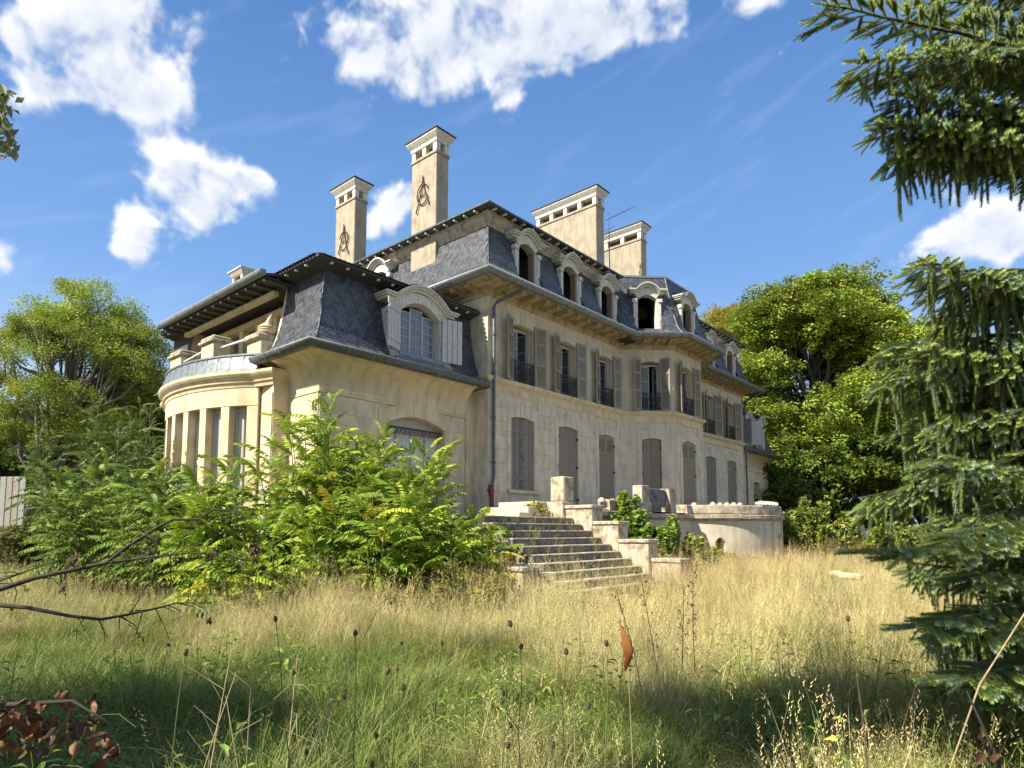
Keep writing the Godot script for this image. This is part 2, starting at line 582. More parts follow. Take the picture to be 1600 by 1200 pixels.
func ashlar(parent: Node, t: Transform3D, U: float, y0: float, y1: float, holes: Array, m: Array, course := 0.46, length := 1.15) -> void:
	var n := int(round((y1 - y0) / course))
	var h := (y1 - y0) / n
	for r in n:
		var a := y0 + r * h
		var b := a + h
		var spans := [[0.0, U]]
		for o in holes:
			if o[2] < b - 0.02 and o[3] > a + 0.02:
				var nx := []
				for s in spans:
					if o[1] <= s[0] or o[0] >= s[1]:
						nx.append(s)
						continue
					if o[0] > s[0] + 0.02:
						nx.append([s[0], o[0]])
					if o[1] < s[1] - 0.02:
						nx.append([o[1], s[1]])
				spans = nx
		for s in spans:
			var w: float = s[1] - s[0]
			var k := maxi(1, int(round(w / length)))
			var e := w / k
			var x: float = s[0]
			var off := (e * 0.5 if r % 2 == 1 and k > 1 else 0.0)
			var marks := [x]
			for q in k:
				var nxt := x + e * (q + 1) - off + rng.randf_range(-0.08, 0.08)
				if nxt > marks[-1] + 0.2 and nxt < s[1] - 0.2:
					marks.append(nxt)
			marks.append(s[1])
			for q in marks.size() - 1:
				var g := 0.004
				put(parent, "stone_block", unit_box(), m[rng.randi() % m.size()], t * Transform3D(Basis.from_scale(Vector3(marks[q + 1] - marks[q] - g * 2, h - g * 2, 0.028 + rng.randf() * 0.004)), Vector3(marks[q] + g, a + g, 0.0)))

func surround(parent: Node, t: Transform3D, o: Array, m: Material, w := 0.22, top := 0.42, proud := 0.04, jambs := true) -> void:
	var s := st()
	var u0: float = o[0]
	var u1: float = o[1]
	if jambs:
		var n := int(round((o[3] - o[4] - o[2]) / 0.5))
		var h: float = (o[3] - o[4] - o[2]) / n
		for k in n:
			for x in [[u0 - w, u0], [u1, u1 + w]]:
				box(s, Vector3(x[0] + 0.004, o[2] + k * h + 0.004, -0.02), Vector3(x[1] - 0.004, o[2] + (k + 1) * h - 0.004, proud), t)
	# three voussoirs and keystone over the flat arch
	var um := (u0 + u1) / 2.0
	var cut := [u0 - w, um - 0.14, um + 0.14, u1 + w]
	for k in 3:
		var a: float = cut[k] + 0.005
		var b: float = cut[k + 1] - 0.005
		var lo := []
		var hi := []
		for i in 6:
			var x := lerpf(a, b, i / 5.0)
			var tt := clampf((x - um) / ((u1 - u0) / 2.0), -1.0, 1.0)
			lo.append(v2(x, o[3] - o[4] * tt * tt))
			hi.append(v2(x, o[3] + top - o[4] * tt * tt + (0.06 if k == 1 else 0.0)))
		hi.reverse()
		extrude(s, lo + hi, -0.02, proud + (0.012 if k == 1 else 0.0), t)
	add(parent, "surround", s, m)

func arched_board(u0: float, u1: float, y0: float, y1: float, rise: float, um: float, half: float, z0: float, z1: float, s: SurfaceTool) -> void:
	var p := [v2(u0, y0), v2(u1, y0)]
	for i in 5:
		var x := lerpf(u1, u0, i / 4.0)
		var tt := (x - um) / half
		p.append(v2(x, y1 - rise * tt * tt))
	extrude(s, p, z0, z1)

func louvres(s: SurfaceTool, x0: float, x1: float, y0: float, y1: float, z0: float, z1: float, step := 0.062) -> void:
	var n := int((y1 - y0) / step)
	for i in n:
		var y := y0 + (i + 0.5) * (y1 - y0) / n
		var b := Basis(Vector3.RIGHT, 0.75 + rng.randf_range(-0.12, 0.12))
		box(s, Vector3(x0, -step * 0.62, -0.005), Vector3(x1, step * 0.62, 0.005), Transform3D(b, Vector3(0, y, (z0 + z1) / 2)))

func shutter_mesh(w: float, h: float, sd: int) -> Mesh:
	var key := ["shutter", w, h, sd]
	if not cache.has(key):
		var s := st()
		for x in [[0.0, 0.075], [w - 0.075, w]]:
			bbox(s, Vector3(x[0], 0, -0.02), Vector3(x[1], h, 0.02), 0.006)
		for y in [0.0, h * 0.36, h * 0.70, h - 0.09]:
			bbox(s, Vector3(0.076, y, -0.018), Vector3(w - 0.076, y + 0.09, 0.018), 0.005)
		for y in [[0.09, h * 0.36], [h * 0.36 + 0.09, h * 0.70], [h * 0.70 + 0.09, h - 0.09]]:
			louvres(s, 0.07, w - 0.07, y[0], y[1], -0.02, 0.02)
		cache[key] = done(s)
	return cache[key]

func railing_mesh(w: float, h: float) -> Mesh:
	var key := ["railing", w, h]
	if not cache.has(key):
		var s := st()
		for y in [0.05, h - 0.16, h]:
			box(s, Vector3(0, y - 0.018, -0.018), Vector3(w, y + 0.018, 0.018))
		var n := int(w / 0.11)
		for i in n + 1:
			var x := w * i / n
			box(s, Vector3(x - 0.009, 0.04, -0.009), Vector3(x + 0.009, h, 0.009))
		var c := int(w / 0.24)
		for i in c:     # wrought rings and scrolls
			var x := w * (i + 0.5) / c
			for q in [[0.2, 0.1], [0.42, 0.085], [h - 0.08, 0.055]]:
				var p := []
				for k in 11:
					p.append(Vector3(x + cos(TAU * k / 10) * q[1], q[0] + sin(TAU * k / 10) * q[1], 0.012))
				tube(s, p, [0.011], 4, false)
			tube(s, [Vector3(x - 0.1, 0.08, 0.01), Vector3(x, 0.3, 0.01), Vector3(x + 0.1, 0.55, 0.01)], [0.009], 4, false)
			tube(s, [Vector3(x + 0.1, 0.08, -0.01), Vector3(x, 0.3, -0.01), Vector3(x - 0.1, 0.55, -0.01)], [0.009], 4, false)
		cache[key] = done(s)
	return cache[key]

func casement(parent: Node, t: Transform3D, w: float, h: float, rows: int, m: Material, glass: Material, cols := 1) -> void:     # a glazed leaf; x from the hinge
	var s := st()
	var f := 0.042
	for x in [[0.0, f], [w - f, w]]:
		box(s, Vector3(x[0], 0, -0.02), Vector3(x[1], h, 0.02), t)
	for y in [[0.0, f * 1.4], [h - f, h]]:
		box(s, Vector3(f, y[0], -0.019), Vector3(w - f, y[1], 0.019), t)
	for r in range(1, rows):
		box(s, Vector3(f, h * r / rows - 0.014, -0.015), Vector3(w - f, h * r / rows + 0.014, 0.015), t)
	for c in range(1, cols):
		box(s, Vector3(w * c / cols - 0.012, f, -0.014), Vector3(w * c / cols + 0.012, h - f, 0.014), t)
	add(parent, "casement", s, m)
	var key := ["pane"]
	if not cache.has(key):
		var q := st()
		quad(q, Vector3.ZERO, Vector3.RIGHT, Vector3(1, 1, 0), Vector3.UP)
		cache[key] = done(q)
	for r in rows:
		for c in cols:
			put(parent, "pane", cache[key], glass, t * Transform3D(Basis.from_euler(Vector3(rng.randf_range(-0.008, 0.008), rng.randf_range(-0.008, 0.008), 0)) * Basis.from_scale(Vector3((w - 2 * f) / cols - 0.02, h / rows - 0.03, 1)), Vector3(f + (w - 2 * f) * c / cols + 0.01, h * r / rows + 0.015, 0.0)))

func upper_window(t: Transform3D, o: Array, la: float, ra: float, lm: Material, rmm: Material, sw: float, open_leaf := -1) -> void:
	var w: float = o[1] - o[0]
	var h: float = o[3] - o[2]
	var g := group(house, "window", t * Transform3D(Basis.IDENTITY, Vector3(o[0], o[2], 0)))
	var s := st()
	box(s, Vector3(0, 0.02, -0.30), Vector3(0.06, h - 0.1, -0.22))
	box(s, Vector3(w - 0.06, 0.02, -0.30), Vector3(w, h - 0.1, -0.22))
	box(s, Vector3(0.06, h - 0.17, -0.299), Vector3(w - 0.06, h - 0.09, -0.221))
	box(s, Vector3(0.0, 0.0, -0.31), Vector3(w, 0.03, -0.05))
	add(g, "window_frame", s, M.window_white)
	var lw := (w - 0.12) / 2.0
	for k in 2:
		var b := Basis(Vector3.UP, 0.0 if k != open_leaf else (1.35 if k == 0 else 0.0))
		var x := 0.06 if k == 0 else 0.06 + lw
		var tt := Transform3D(b, Vector3(x, 0.04, -0.26))
		if k == open_leaf and k == 1:
			tt = Transform3D(Basis(Vector3.UP, PI - 1.3), Vector3(w - 0.06, 0.04, -0.26))
		casement(g, tt, lw, h - 0.22, 3, M.window_white, M.glass)
	put(g, "balcony_railing", railing_mesh(w, 0.74), M.iron, Transform3D(Basis.IDENTITY, Vector3(0, 0.02, 0.02)))
	for e in [[0, la, lm], [1, ra, rmm]]:
		if e[1] < 0:
			continue
		var b := Basis(Vector3(-cos(e[1]), 0, sin(e[1])), Vector3.UP, Vector3(sin(e[1]), 0, cos(e[1])) * -1.0) if e[0] == 0 else Basis(Vector3(cos(e[1]), 0, sin(e[1])), Vector3.UP, Vector3(-sin(e[1]), 0, cos(e[1])))
		put(house, "shutter", shutter_mesh(sw, h + 0.12, e[0]), e[2], t * Transform3D(b, Vector3(o[0] if e[0] == 0 else o[1], o[2] - 0.02, 0.075)))

func boarded_window(t: Transform3D, o: Array, kind: String) -> void:
	var w: float = o[1] - o[0]
	var um: float = w / 2.0
	var h: float = o[3] - o[2]
	var g := group(house, "boarded_window", t * Transform3D(Basis.IDENTITY, Vector3(o[0], o[2], 0)))
	var top := h
	var y0 := 0.0
	if kind == "half":
		y0 = h * 0.74
		var k := st()
		for c in 2:
			var a := 0.01 + c * um
			var b := a + um - 0.02
			for x in [[a, a + 0.07], [b - 0.07, b]]:
				arched_board(x[0], x[1], y0, h - 0.01, o[4], um, um, -0.06, -0.02, k)
			box(k, Vector3(a + 0.07, y0, -0.058), Vector3(b - 0.07, y0 + 0.07, -0.022))
			arched_board(a + 0.07, b - 0.07, h - o[4] - 0.05, h - 0.01, o[4], um, um, -0.058, -0.022, k)
			louvres(k, a + 0.06, b - 0.06, y0 + 0.07, h - o[4] - 0.05, -0.06, -0.02)
		add(g, "louvred_panel", k, M.shutter_gray)
		top = y0 - 0.01
	if kind == "planks" or kind == "shutters":
		var n := 5
		for i in n:
			var s := st()
			var lift := rng.randf_range(-0.012, 0.012)
			arched_board(w * i / n + 0.006, w * (i + 1) / n - 0.006, 0.01, h - 0.012, o[4], um, um, -0.065 + lift, -0.03 + lift, s)
			add(g, "plank", s, [M.plank, M.plank, M.board_gray, M.plywood, M.plank][i] if kind == "planks" else M.plank)
		for y in [0.35, h - 0.55]:
			var s2 := st()
			box(s2, Vector3(0.02, y, -0.028), Vector3(w - 0.02, y + 0.09, 0.0))
			add(g, "batten", s2, M.plank)
	else:
		var mats := {"ply": M.plywood, "half": M.plywood, "half_gray": M.board_gray}
		var s := st()
		if kind == "half":
			box(s, Vector3(0.01, 0.01, -0.055), Vector3(w - 0.01, top, -0.03))
			add(g, "board", s, M.plywood)
		else:
			var seam := w * rng.randf_range(0.42, 0.6)
			arched_board(0.01, seam - 0.006, 0.01, h - 0.012, o[4], um, um, -0.055, -0.03, s)
			add(g, "board", s, M.plywood)
			s = st()
			arched_board(seam + 0.006, w - 0.01, 0.015, h - 0.012, o[4], um, um, -0.06, -0.036, s)
			add(g, "board", s, M.plank)
		for x in [-0.015, w - 0.045]:
			for y in [0.3, h * 0.5, h - 0.45]:
				var hg := st()
				box(hg, Vector3(x, y, -0.03), Vector3(x + 0.06, y + 0.07, 0.05))
				add(g, "hinge", hg, M.rusty_iron)
	var f := st()
	box(f, Vector3(0.0, 0.0, -0.3), Vector3(w, h + 0.02, -0.08))
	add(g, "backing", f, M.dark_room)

func chimney(x0: float, x1: float, z0: float, z1: float, y0: float, y1: float, nx: int, nz: int) -> void:
	var g := group(house, "chimney")
	var s := st()
	bbox(s, Vector3(x0, y0, z0), Vector3(x1, y1 - 0.86, z1), 0.02)
	add(g, "stack", s, M.render)
	s = st()
	bbox(s, Vector3(x0 - 0.04, y1 - 0.88, z0 - 0.04), Vector3(x1 + 0.04, y1 - 0.76, z1 + 0.04), 0.015)
	add(g, "ledge", s, M.render)
	# piers of the smoke openings
	var pw := 0.2
	for i in nz + 1:
		for j in nx + 1:
			if i > 0 and i < nz and j > 0 and j < nx:
				continue
			var px := lerpf(x0, x1 - pw, float(j) / nx)
			var pz := lerpf(z0, z1 - pw, float(i) / nz)
			s = st()
			box(s, Vector3(px, y1 - 0.76, pz), Vector3(px + pw, y1 - 0.42, pz + pw))
			add(g, "pier", s, M.white_paint)
	s = st()
	box(s, Vector3(x0 + 0.24, y1 - 0.77, z0 + 0.24), Vector3(x1 - 0.24, y1 - 0.43, z1 - 0.24))
	add(g, "flue", s, M.dark_room)
	s = st()
	var path := [v2(x0, z0), v2(x0, z1), v2(x1, z1), v2(x1, z0)]
	band(s, path, [v2(-0.02, y1 - 0.42), v2(0.03, y1 - 0.42), v2(0.04, y1 - 0.3), v2(0.1, y1 - 0.22), v2(0.17, y1 - 0.12), v2(0.18, y1 - 0.07), v2(-0.02, y1 - 0.07)], false, false, true)
	box(s, Vector3(x0 + 0.02, y1 - 0.42, z0 + 0.02), Vector3(x1 - 0.02, y1 - 0.08, z1 - 0.02))
	add(g, "cornice", s, M.white_paint)
	s = st()
	bbox(s, Vector3(x0 - 0.21, y1 - 0.06, z0 - 0.21), Vector3(x1 + 0.21, y1, z1 + 0.21), 0.01)
	add(g, "slab", s, M.slate_back)

func anchor(y: float, z: float, x: float, mirror := false) -> void:     # the wrought iron tie anchor on a stack: a tall A through a ring
	var s := st()
	var k := -1.0 if mirror else 1.0
	var f := func(a: float, b: float) -> Vector3: return Vector3(x - 0.05, y + b, z + a * k)
	var ring := []
	for i in 25:
		var t := 0.35 + i / 24.0 * 5.6
		ring.append(f.call(cos(t) * 0.31, 0.02 + sin(t) * 0.40))
	tube(s, ring, [0.024], 5)
	tube(s, [f.call(-0.32, -0.66), f.call(-0.36, -0.6), f.call(-0.2, -0.28), f.call(-0.03, 0.4), f.call(0.0, 0.74)], [0.024], 5)
	tube(s, [f.call(0.36, -0.5), f.call(0.34, -0.38), f.call(0.2, -0.1), f.call(0.05, 0.35), f.call(0.0, 0.74)], [0.024], 5)
	tube(s, [f.call(-0.17, -0.08), f.call(-0.03, 0.0), f.call(0.02, -0.07), f.call(0.16, 0.02)], [0.02], 5)
	add(house, "tie_anchor", s, M.rusty_iron)

# slates laid in rows up a curved roof face; ka, kb: how the ends run in as the roof leans back
func roof_face(s: SurfaceTool, p0: Vector2, p1: Vector2, prof: Array, ka: float, kb: float, skip: Array) -> void:
	var d := (p1 - p0).normalized()
	var L := p0.distance_to(p1)
	var nn := Vector2(-d.y, d.x)
	var fine := []
	for i in prof.size() - 1:
		for k in 4:
			fine.append(prof[i].lerp(prof[i + 1], k / 4.0))
	fine.append(prof[-1])
	for i in fine.size() - 1:
		var a: Vector2 = fine[i] - Vector2(0.012, 0)
		var b: Vector2 = fine[i + 1] - Vector2(0.012, 0)
		var cuts := [0.0]
		for q in skip:
			if (a.y + b.y) * 0.5 > q[2] and (a.y + b.y) * 0.5 < q[3]:
				cuts.append(q[0]); cuts.append(q[1])
		cuts.append(L)
		for k in range(0, cuts.size(), 2):
			var q := []
			for e in [[cuts[k], a, k == 0, ka, -1.0], [cuts[k + 1], a, k == cuts.size() - 2, kb, 1.0], [cuts[k + 1], b, k == cuts.size() - 2, kb, 1.0], [cuts[k], b, k == 0, ka, -1.0]]:
				var u: float = e[0] + (e[1].x * e[3] * e[4] if e[2] else 0.0)
				var p: Vector2 = p0 + d * u + nn * e[1].x
				q.append(Vector3(p.x, e[1].y, p.y))
			quad(s, q[0], q[1], q[2], q[3])

func slate_face(parent: Node, p0: Vector2, p1: Vector2, prof: Array, ka: float, kb: float, skip: Array, sd: int) -> void:
	var r := RandomNumberGenerator.new()
	r.seed = sd
	var d := (p1 - p0).normalized()
	var L := p0.distance_to(p1)
	var nn := Vector2(-d.y, d.x)
	var xs := []
	var cols := PackedColorArray()
	var e := 0.115
	var w := 0.155
	var total := 0.0
	for i in prof.size() - 1:
		total += prof[i].distance_to(prof[i + 1])
	var row := 0
	var sdist := 0.03
	while sdist < total:
		var q := sdist
		var k := 0
		while k < prof.size() - 2 and q > prof[k].distance_to(prof[k + 1]):
			q -= prof[k].distance_to(prof[k + 1])
			k += 1
		var seg: Vector2 = (prof[k + 1] - prof[k]).normalized()
		var at: Vector2 = prof[k] + seg * q
		var a := -at.x * ka + 0.02
		var b := L + at.x * kb - 0.02
		var u := a + (w / 2 if row % 2 == 0 else 0.0) + w * 0.25
		while u < b - w * 0.25:
			var bad := false
			for s in skip:
				if u > s[0] and u < s[1] and at.y > s[2] and at.y < s[3]:
					bad = true
			if not bad and r.randf() > 0.008:
				var n3v := Vector3(nn.x * seg.y, -seg.x, nn.y * seg.y)
				var t3 := Vector3(nn.x * seg.x, seg.y, nn.y * seg.x)
				var u3 := Vector3(d.x, 0, d.y)
				var p2 := p0 + d * u + nn * at.x
				var bs := Basis(u3, t3, n3v) * Basis.from_euler(Vector3(-0.055 + r.randf_range(-0.02, 0.02), r.randf_range(-0.03, 0.03), r.randf_range(-0.03, 0.03)))
				xs.append(Transform3D(bs, Vector3(p2.x, at.y, p2.y) + n3v * 0.012))
				var v := r.randf_range(0.58, 1.42)
				cols.append(Color(v * r.randf_range(0.95, 1.08), v, v * r.randf_range(0.95, 1.08)))
			u += w
		sdist += e
		row += 1
	copies(parent, "slates", slate_mesh(w, e), M.slate, xs, cols)

func slate_mesh(w: float, e: float) -> Mesh:
	if not cache.has("slate"):
		var s := st()
		var h := w / 2 - 0.004
		extrude(s, [v2(-h, e * 1.2), v2(-h, -e * 0.35), v2(-h * 0.45, -e), v2(h * 0.45, -e), v2(h, -e * 0.35), v2(h, e * 1.2)], 0.0, 0.008)
		cache["slate"] = done(s)
	return cache["slate"]

# a dormer window: origin at the middle of its foot, in the plane of its front
func dormer(t: Transform3D, ow: float, oh: float, jw: float, rise: float, depth: float, casements: String, foot := 0.0) -> Node3D:
	var g := group(house, "dormer", t)
	var x := ow / 2.0
	for sg in [-1, 1]:
		var s := st()
		var a: float = minf(sg * x, sg * (x + jw))
		bbox(s, Vector3(a, -foot, -0.35), Vector3(a + jw, oh, 0.0), 0.012)
		box(s, Vector3(minf(sg * (x + jw * 0.35), sg * (x + jw)), -foot, 0.002), Vector3(maxf(sg * (x + jw * 0.35), sg * (x + jw)), oh - 0.06, 0.035))
		bbox(s, Vector3(minf(sg * (x + jw * 0.3), sg * (x + jw + 0.06)), oh - 0.18, -0.1), Vector3(maxf(sg * (x + jw * 0.3), sg * (x + jw + 0.06)), oh - 0.02, 0.08), 0.012)
		add(g, "jamb", s, M.white_paint)
		s = st()     # slate cheek running back into the roof
		extrude(s, [v2(0, -foot - 0.02), v2(-depth, -foot + 0.3), v2(-depth, oh + 0.1), v2(0, oh + 0.1)], -0.02, 0.02, Transform3D(Basis(Vector3(0, 0, 1), Vector3.UP, Vector3.RIGHT), Vector3(sg * (x + jw - 0.03), 0, -0.02)))
		add(g, "cheek", s, M.slate_back)
	var s2 := st()
	extrude(s2, arc_poly(-x, x, oh - 0.01, rise, 0.30, 12, jw - 0.004), -0.34, 0.012)
	add(g, "arch", s2, M.white_paint)
	s2 = st()
	var ear := jw + 0.26
	for q in [[0.26, 0.10, 0.08, 0.0], [0.34, 0.07, 0.16, 0.06], [0.40, 0.05, 0.22, 0.1]]:
		var p := []
		var hx: float = x + jw * 0.55
		var yb: float = oh + q[0]
		p.append(v2(-x - ear + 0.12 - q[3], yb - 0.06))
		for i in 13:
			var tt := i / 6.0 - 1.0
			p.append(v2(tt * hx, yb - 0.06 + (rise + 0.12) * (1 - tt * tt)))
		p.append(v2(x + ear - 0.12 + q[3], yb - 0.06))
		p.append(v2(x + ear - 0.12 + q[3], yb - 0.06 + q[1]))
		for i in range(12, -1, -1):
			var tt := i / 6.0 - 1.0
			p.append(v2(tt * hx * 1.02, yb - 0.06 + q[1] + (rise + 0.12) * (1 - tt * tt)))
		p.append(v2(-x - ear + 0.12 - q[3], yb - 0.06 + q[1]))
		extrude(s2, p, -0.45, q[2])
	add(g, "hood", s2, M.white_paint)
	s2 = st()     # barrel roof behind the hood, in zinc
	var last := []
	for i in 9:
		var tt := i / 4.0 - 1.0
		var c := v2(tt * (x + jw), oh + 0.38 + (rise + 0.14) * (1 - tt * tt))
		if last.size() > 0:
			quad(s2, Vector3(last[0].x, last[0].y, 0.2), Vector3(c.x, c.y, 0.2), Vector3(c.x, c.y, -depth), Vector3(last[0].x, last[0].y, -depth))
		last = [c]
	add(g, "dormer_roof", s2, M.zinc_dark)
	s2 = st()
	bbox(s2, Vector3(-x - 0.02, -foot - 0.02, -0.3), Vector3(x + 0.02, 0.04, 0.05), 0.01)
	add(g, "sill", s2, M.zinc)
	if casements == "open":
		for sg in [-1, 1]:     # casements swung in, bare brown wood
			var s := st()
			box(s, Vector3(minf(sg * x, sg * (x - 0.07)), 0.04, -0.3), Vector3(maxf(sg * x, sg * (x - 0.07)), oh + rise * 0.2, -0.06))
			add(g, "window_frame", s, M.wood_frame)
		casement(g, Transform3D(Basis(Vector3.UP, 1.25), Vector3(-x + 0.08, 0.06, -0.28)), x - 0.08, oh - 0.02, 3, M.window_white, M.glass)
	elif casements == "wide":
		# three glazed leaves of small panes under the arch
		var s := st()
		for xx in [[-x, -x + 0.07], [x - 0.07, x]]:
			box(s, Vector3(xx[0], 0.04, -0.3), Vector3(xx[1], oh, -0.17))
		extrude(s, arc_poly(-x, x, oh - 0.07, rise, 0.06, 12), -0.3, -0.17)
		add(g, "window_frame", s, M.window_white)
		var lw := (ow - 0.14) / 3.0
		for k in 3:
			var hh := oh - 0.1 + (rise * 0.75 if k == 1 else rise * 0.38)
			casement(g, Transform3D(Basis.IDENTITY, Vector3(-x + 0.07 + lw * k, 0.05, -0.24)), lw, hh, 5, M.window_white, M.old_glass, 2)
	elif casements == "closed":
		casement(g, Transform3D(Basis.IDENTITY, Vector3(-x + 0.02, 0.05, -0.22)), x - 0.02, oh + rise * 0.3, 3, M.wood_frame, M.glass)
		casement(g, Transform3D(Basis.IDENTITY, Vector3(0.0, 0.05, -0.22)), x - 0.02, oh + rise * 0.3, 3, M.wood_frame, M.glass)
	return g

func flashing(t: Transform3D, x: float, prof: Array, z0: float) -> void:      # pale strip down the foot of a dormer to the gutter
	for sg in [-1, 1]:
		var p := []
		for i in 7:
			var q := i / 6.0
			p.append(Vector3(sg * (x + 0.02 + q * q * 0.16), 0.0, 0) + Vector3(0, lerpf(prof[0].y, prof[1].y, q * (2 - q) * 0.5 + q * 0.5), lerpf(prof[0].x, prof[1].x, q * q) + z0))
		var s := st()
		tube(s, p, [0.03], 4)
		add(house, "flashing", s, M.zinc, t)

const MANSARD := [Vector2(0.86, 9.96), Vector2(0.62, 10.08), Vector2(0.42, 10.28), Vector2(0.25, 10.58), Vector2(0.10, 11.0), Vector2(-0.04, 11.5), Vector2(-0.22, 12.16)]
const BAY_MANSARD := [Vector2(0.86, 9.96), Vector2(0.62, 10.08), Vector2(0.42, 10.28), Vector2(0.25, 10.58), Vector2(0.10, 11.0), Vector2(-0.04, 11.5), Vector2(-0.22, 12.16), Vector2(-0.42, 12.95)]
const WING_MANSARD := [Vector2(0.70, 6.50), Vector2(0.50, 6.60), Vector2(0.33, 6.80), Vector2(0.17, 7.12), Vector2(0.03, 7.6), Vector2(-0.08, 8.15), Vector2(-0.18, 8.86)]

func front_path() -> Array:
	return [v2(MX0, MZ1), v2(MX0, 0), v2(8.3, 0), v2(9.92, 1.62), v2(12.7, 1.62), v2(14.32, 0), v2(MX1, 0), v2(MX1, MZ1)]

func build_house() -> void:
	house = Node3D.new()
	house.name = "mansion"
	add_child(house)
	tag(house, "abandoned cream stone mansion with slate mansard roofs, dormers and four tall chimneys", "house")
	main_block()
	main_roof()
	wing(false)
	wing(true)
	bow_end()
	pipes()

func main_block() -> void:
	var stones := [M.stone_gray, M.stone_gray, M.stone_gray_warm]
	# interior first: floors and dark partitions
	var s := st()
	for y in [2.4, 6.5, 9.8]:
		box(s, Vector3(MX0 + 0.41, y, MZ1 + 0.41), Vector3(MX1 - 0.41, y + 0.1, -0.41))
	box(s, Vector3(9.6, 6.6, -0.4), Vector3(13.0, 6.61, 1.2))
	box(s, Vector3(MX0 + 0.9, 12.62, -11.0), Vector3(MX1 - 0.9, 12.70, -0.7))
	var attic := [v2(8.9, -0.9), v2(9.2, 0.1), v2(10.3, 1.0), v2(12.3, 1.0), v2(13.6, 0.0), v2(13.8, -0.9)]
	extrude(s, attic, 12.66, 12.72, Transform3D(Basis(Vector3.RIGHT, Vector3(0, 0, 1), Vector3.UP), Vector3.ZERO))
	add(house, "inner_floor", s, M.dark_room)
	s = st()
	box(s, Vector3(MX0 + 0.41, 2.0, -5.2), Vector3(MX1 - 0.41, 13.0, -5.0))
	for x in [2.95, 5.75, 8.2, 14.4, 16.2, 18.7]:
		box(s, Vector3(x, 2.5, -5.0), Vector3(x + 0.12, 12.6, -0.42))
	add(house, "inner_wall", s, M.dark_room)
	# long front, left part
	var t := face(Vector3(MX0, 0, 0), Vector3.BACK)
	var g1 := [[1.15, 2.4, 3.05, 5.6, 0.07], [3.85, 5.1, 2.5, 5.6, 0.07], [6.57, 7.75, 2.5, 5.6, 0.07]]
	var f1 := [[1.2, 2.4, 6.82, 8.92, 0.08], [3.9, 5.05, 6.82, 8.92, 0.08], [6.6, 7.7, 6.82, 8.92, 0.08]]
	solid_wall(house, t, 8.45, 0, 9.9, g1 + f1, M.stone_gray)
	var kinds := ["planks", "ply", "half"]
	for i in 3:
		boarded_window(t, g1[i], kinds[i])
		surround(house, t, g1[i], M.stone_gray)
		surround(house, t, f1[i], M.stone_gray, 0.2, 0.36, 0.018, false)
	upper_window(t, f1[0], 0.42, 0.12, M.shutter_gray, M.shutter_gray, 0.6, 1)
	upper_window(t, f1[1], 0.30, 0.10, M.shutter_gray, M.shutter_green, 0.56, 1)
	upper_window(t, f1[2], 0.35, 0.16, M.shutter_green, M.shutter_green, 0.5, 1)
	var holes := []
	for o in g1:
		holes.append([o[0] - 0.22, o[1] + 0.22, o[2] - 0.14, o[3] + 0.42])
	ashlar(house, t, 8.45, 2.0, 6.30, holes, stones)
	s = st()
	bbox(s, Vector3(0.95, 2.93, -0.02), Vector3(2.6, 3.05, 0.14), 0.015, t)
	add(house, "window_sill", s, M.stone)
	# long front, right part
	t = face(Vector3(14.32, 0, 0), Vector3.BACK)
	var g2 := [[2.25, 3.5, 2.5, 5.6, 0.07], [5.0, 6.25, 2.5, 5.6, 0.07]]
	var f2 := [[2.3, 3.45, 6.82, 8.92, 0.08], [5.05, 6.2, 6.82, 8.92, 0.08]]
	solid_wall(house, t, MX1 - 14.32, 0, 9.9, g2 + f2, M.stone_gray)
	boarded_window(t, g2[0], "shutters")
	boarded_window(t, g2[1], "ply")
	for i in 2:
		surround(house, t, g2[i], M.stone_gray)
		upper_window(t, f2[i], 0.5, 0.3, M.shutter_gray, M.shutter_gray, 0.56, 1)
	holes = []
	for o in g2:
		holes.append([o[0] - 0.22, o[1] + 0.22, o[2] - 0.14, o[3] + 0.42])
	ashlar(house, t, MX1 - 14.32, 2.0, 6.30, holes, stones)
	# the three-sided bay
	var c := Vector3(-1.62, 0, 1.62).normalized()
	var cl := Vector2(1.62, 1.62).length()
	t = face(Vector3(8.3, 0, 0), c)
	var gc := [0.84, 1.68, 2.5, 5.62, 0.08]
	var fc := [0.84, 1.70, 6.82, 9.0, 0.08]
	solid_wall(house, t, cl, 0, 9.9, [gc, fc], M.stone_gray)
	boarded_window(t, gc, "ply")
	surround(house, t, gc, M.stone_gray)
	surround(house, t, fc, M.stone_gray, 0.2, 0.3, 0.018, false)
	upper_window(t, fc, 0.55, 0.75, M.shutter_gray, M.shutter_gray, 0.44, 1)
	ashlar(house, t, cl, 2.0, 6.30, [[gc[0] - 0.22, gc[1] + 0.22, 2.3, gc[3] + 0.42]], stones)
	t = face(Vector3(9.92, 0, 1.62), Vector3.BACK)
	var gb := [0.65, 1.95, 2.5, 5.62, 0.12]
	var fb := [0.7, 1.85, 6.82, 8.98, 0.12]
	solid_wall(house, t, 2.78, 0, 9.9, [gb, fb], M.stone_gray)
	boarded_window(t, gb, "half")
	surround(house, t, gb, M.stone_gray)
	surround(house, t, fb, M.stone_gray, 0.2, 0.3, 0.018, false)
	upper_window(t, fb, 0.35, 0.12, M.shutter_gray, M.shutter_gray, 0.55, 1)
	ashlar(house, t, 2.78, 2.0, 6.30, [[gb[0] - 0.22, gb[1] + 0.22, 2.3, gb[3] + 0.42]], stones)
	t = face(Vector3(12.7, 0, 1.62), Vector3(1.62, 0, 1.62).normalized())
	solid_wall(house, t, cl, 0, 9.9, [], M.stone_gray)
	# ends and back
	t = face(Vector3(MX0, 0, MZ1), Vector3.LEFT)
	solid_wall(house, t, -MZ1 - 0.4, 0, 9.95, [], M.stone_gray)
	t = face(Vector3(MX1, 0, -0.4), Vector3.RIGHT)
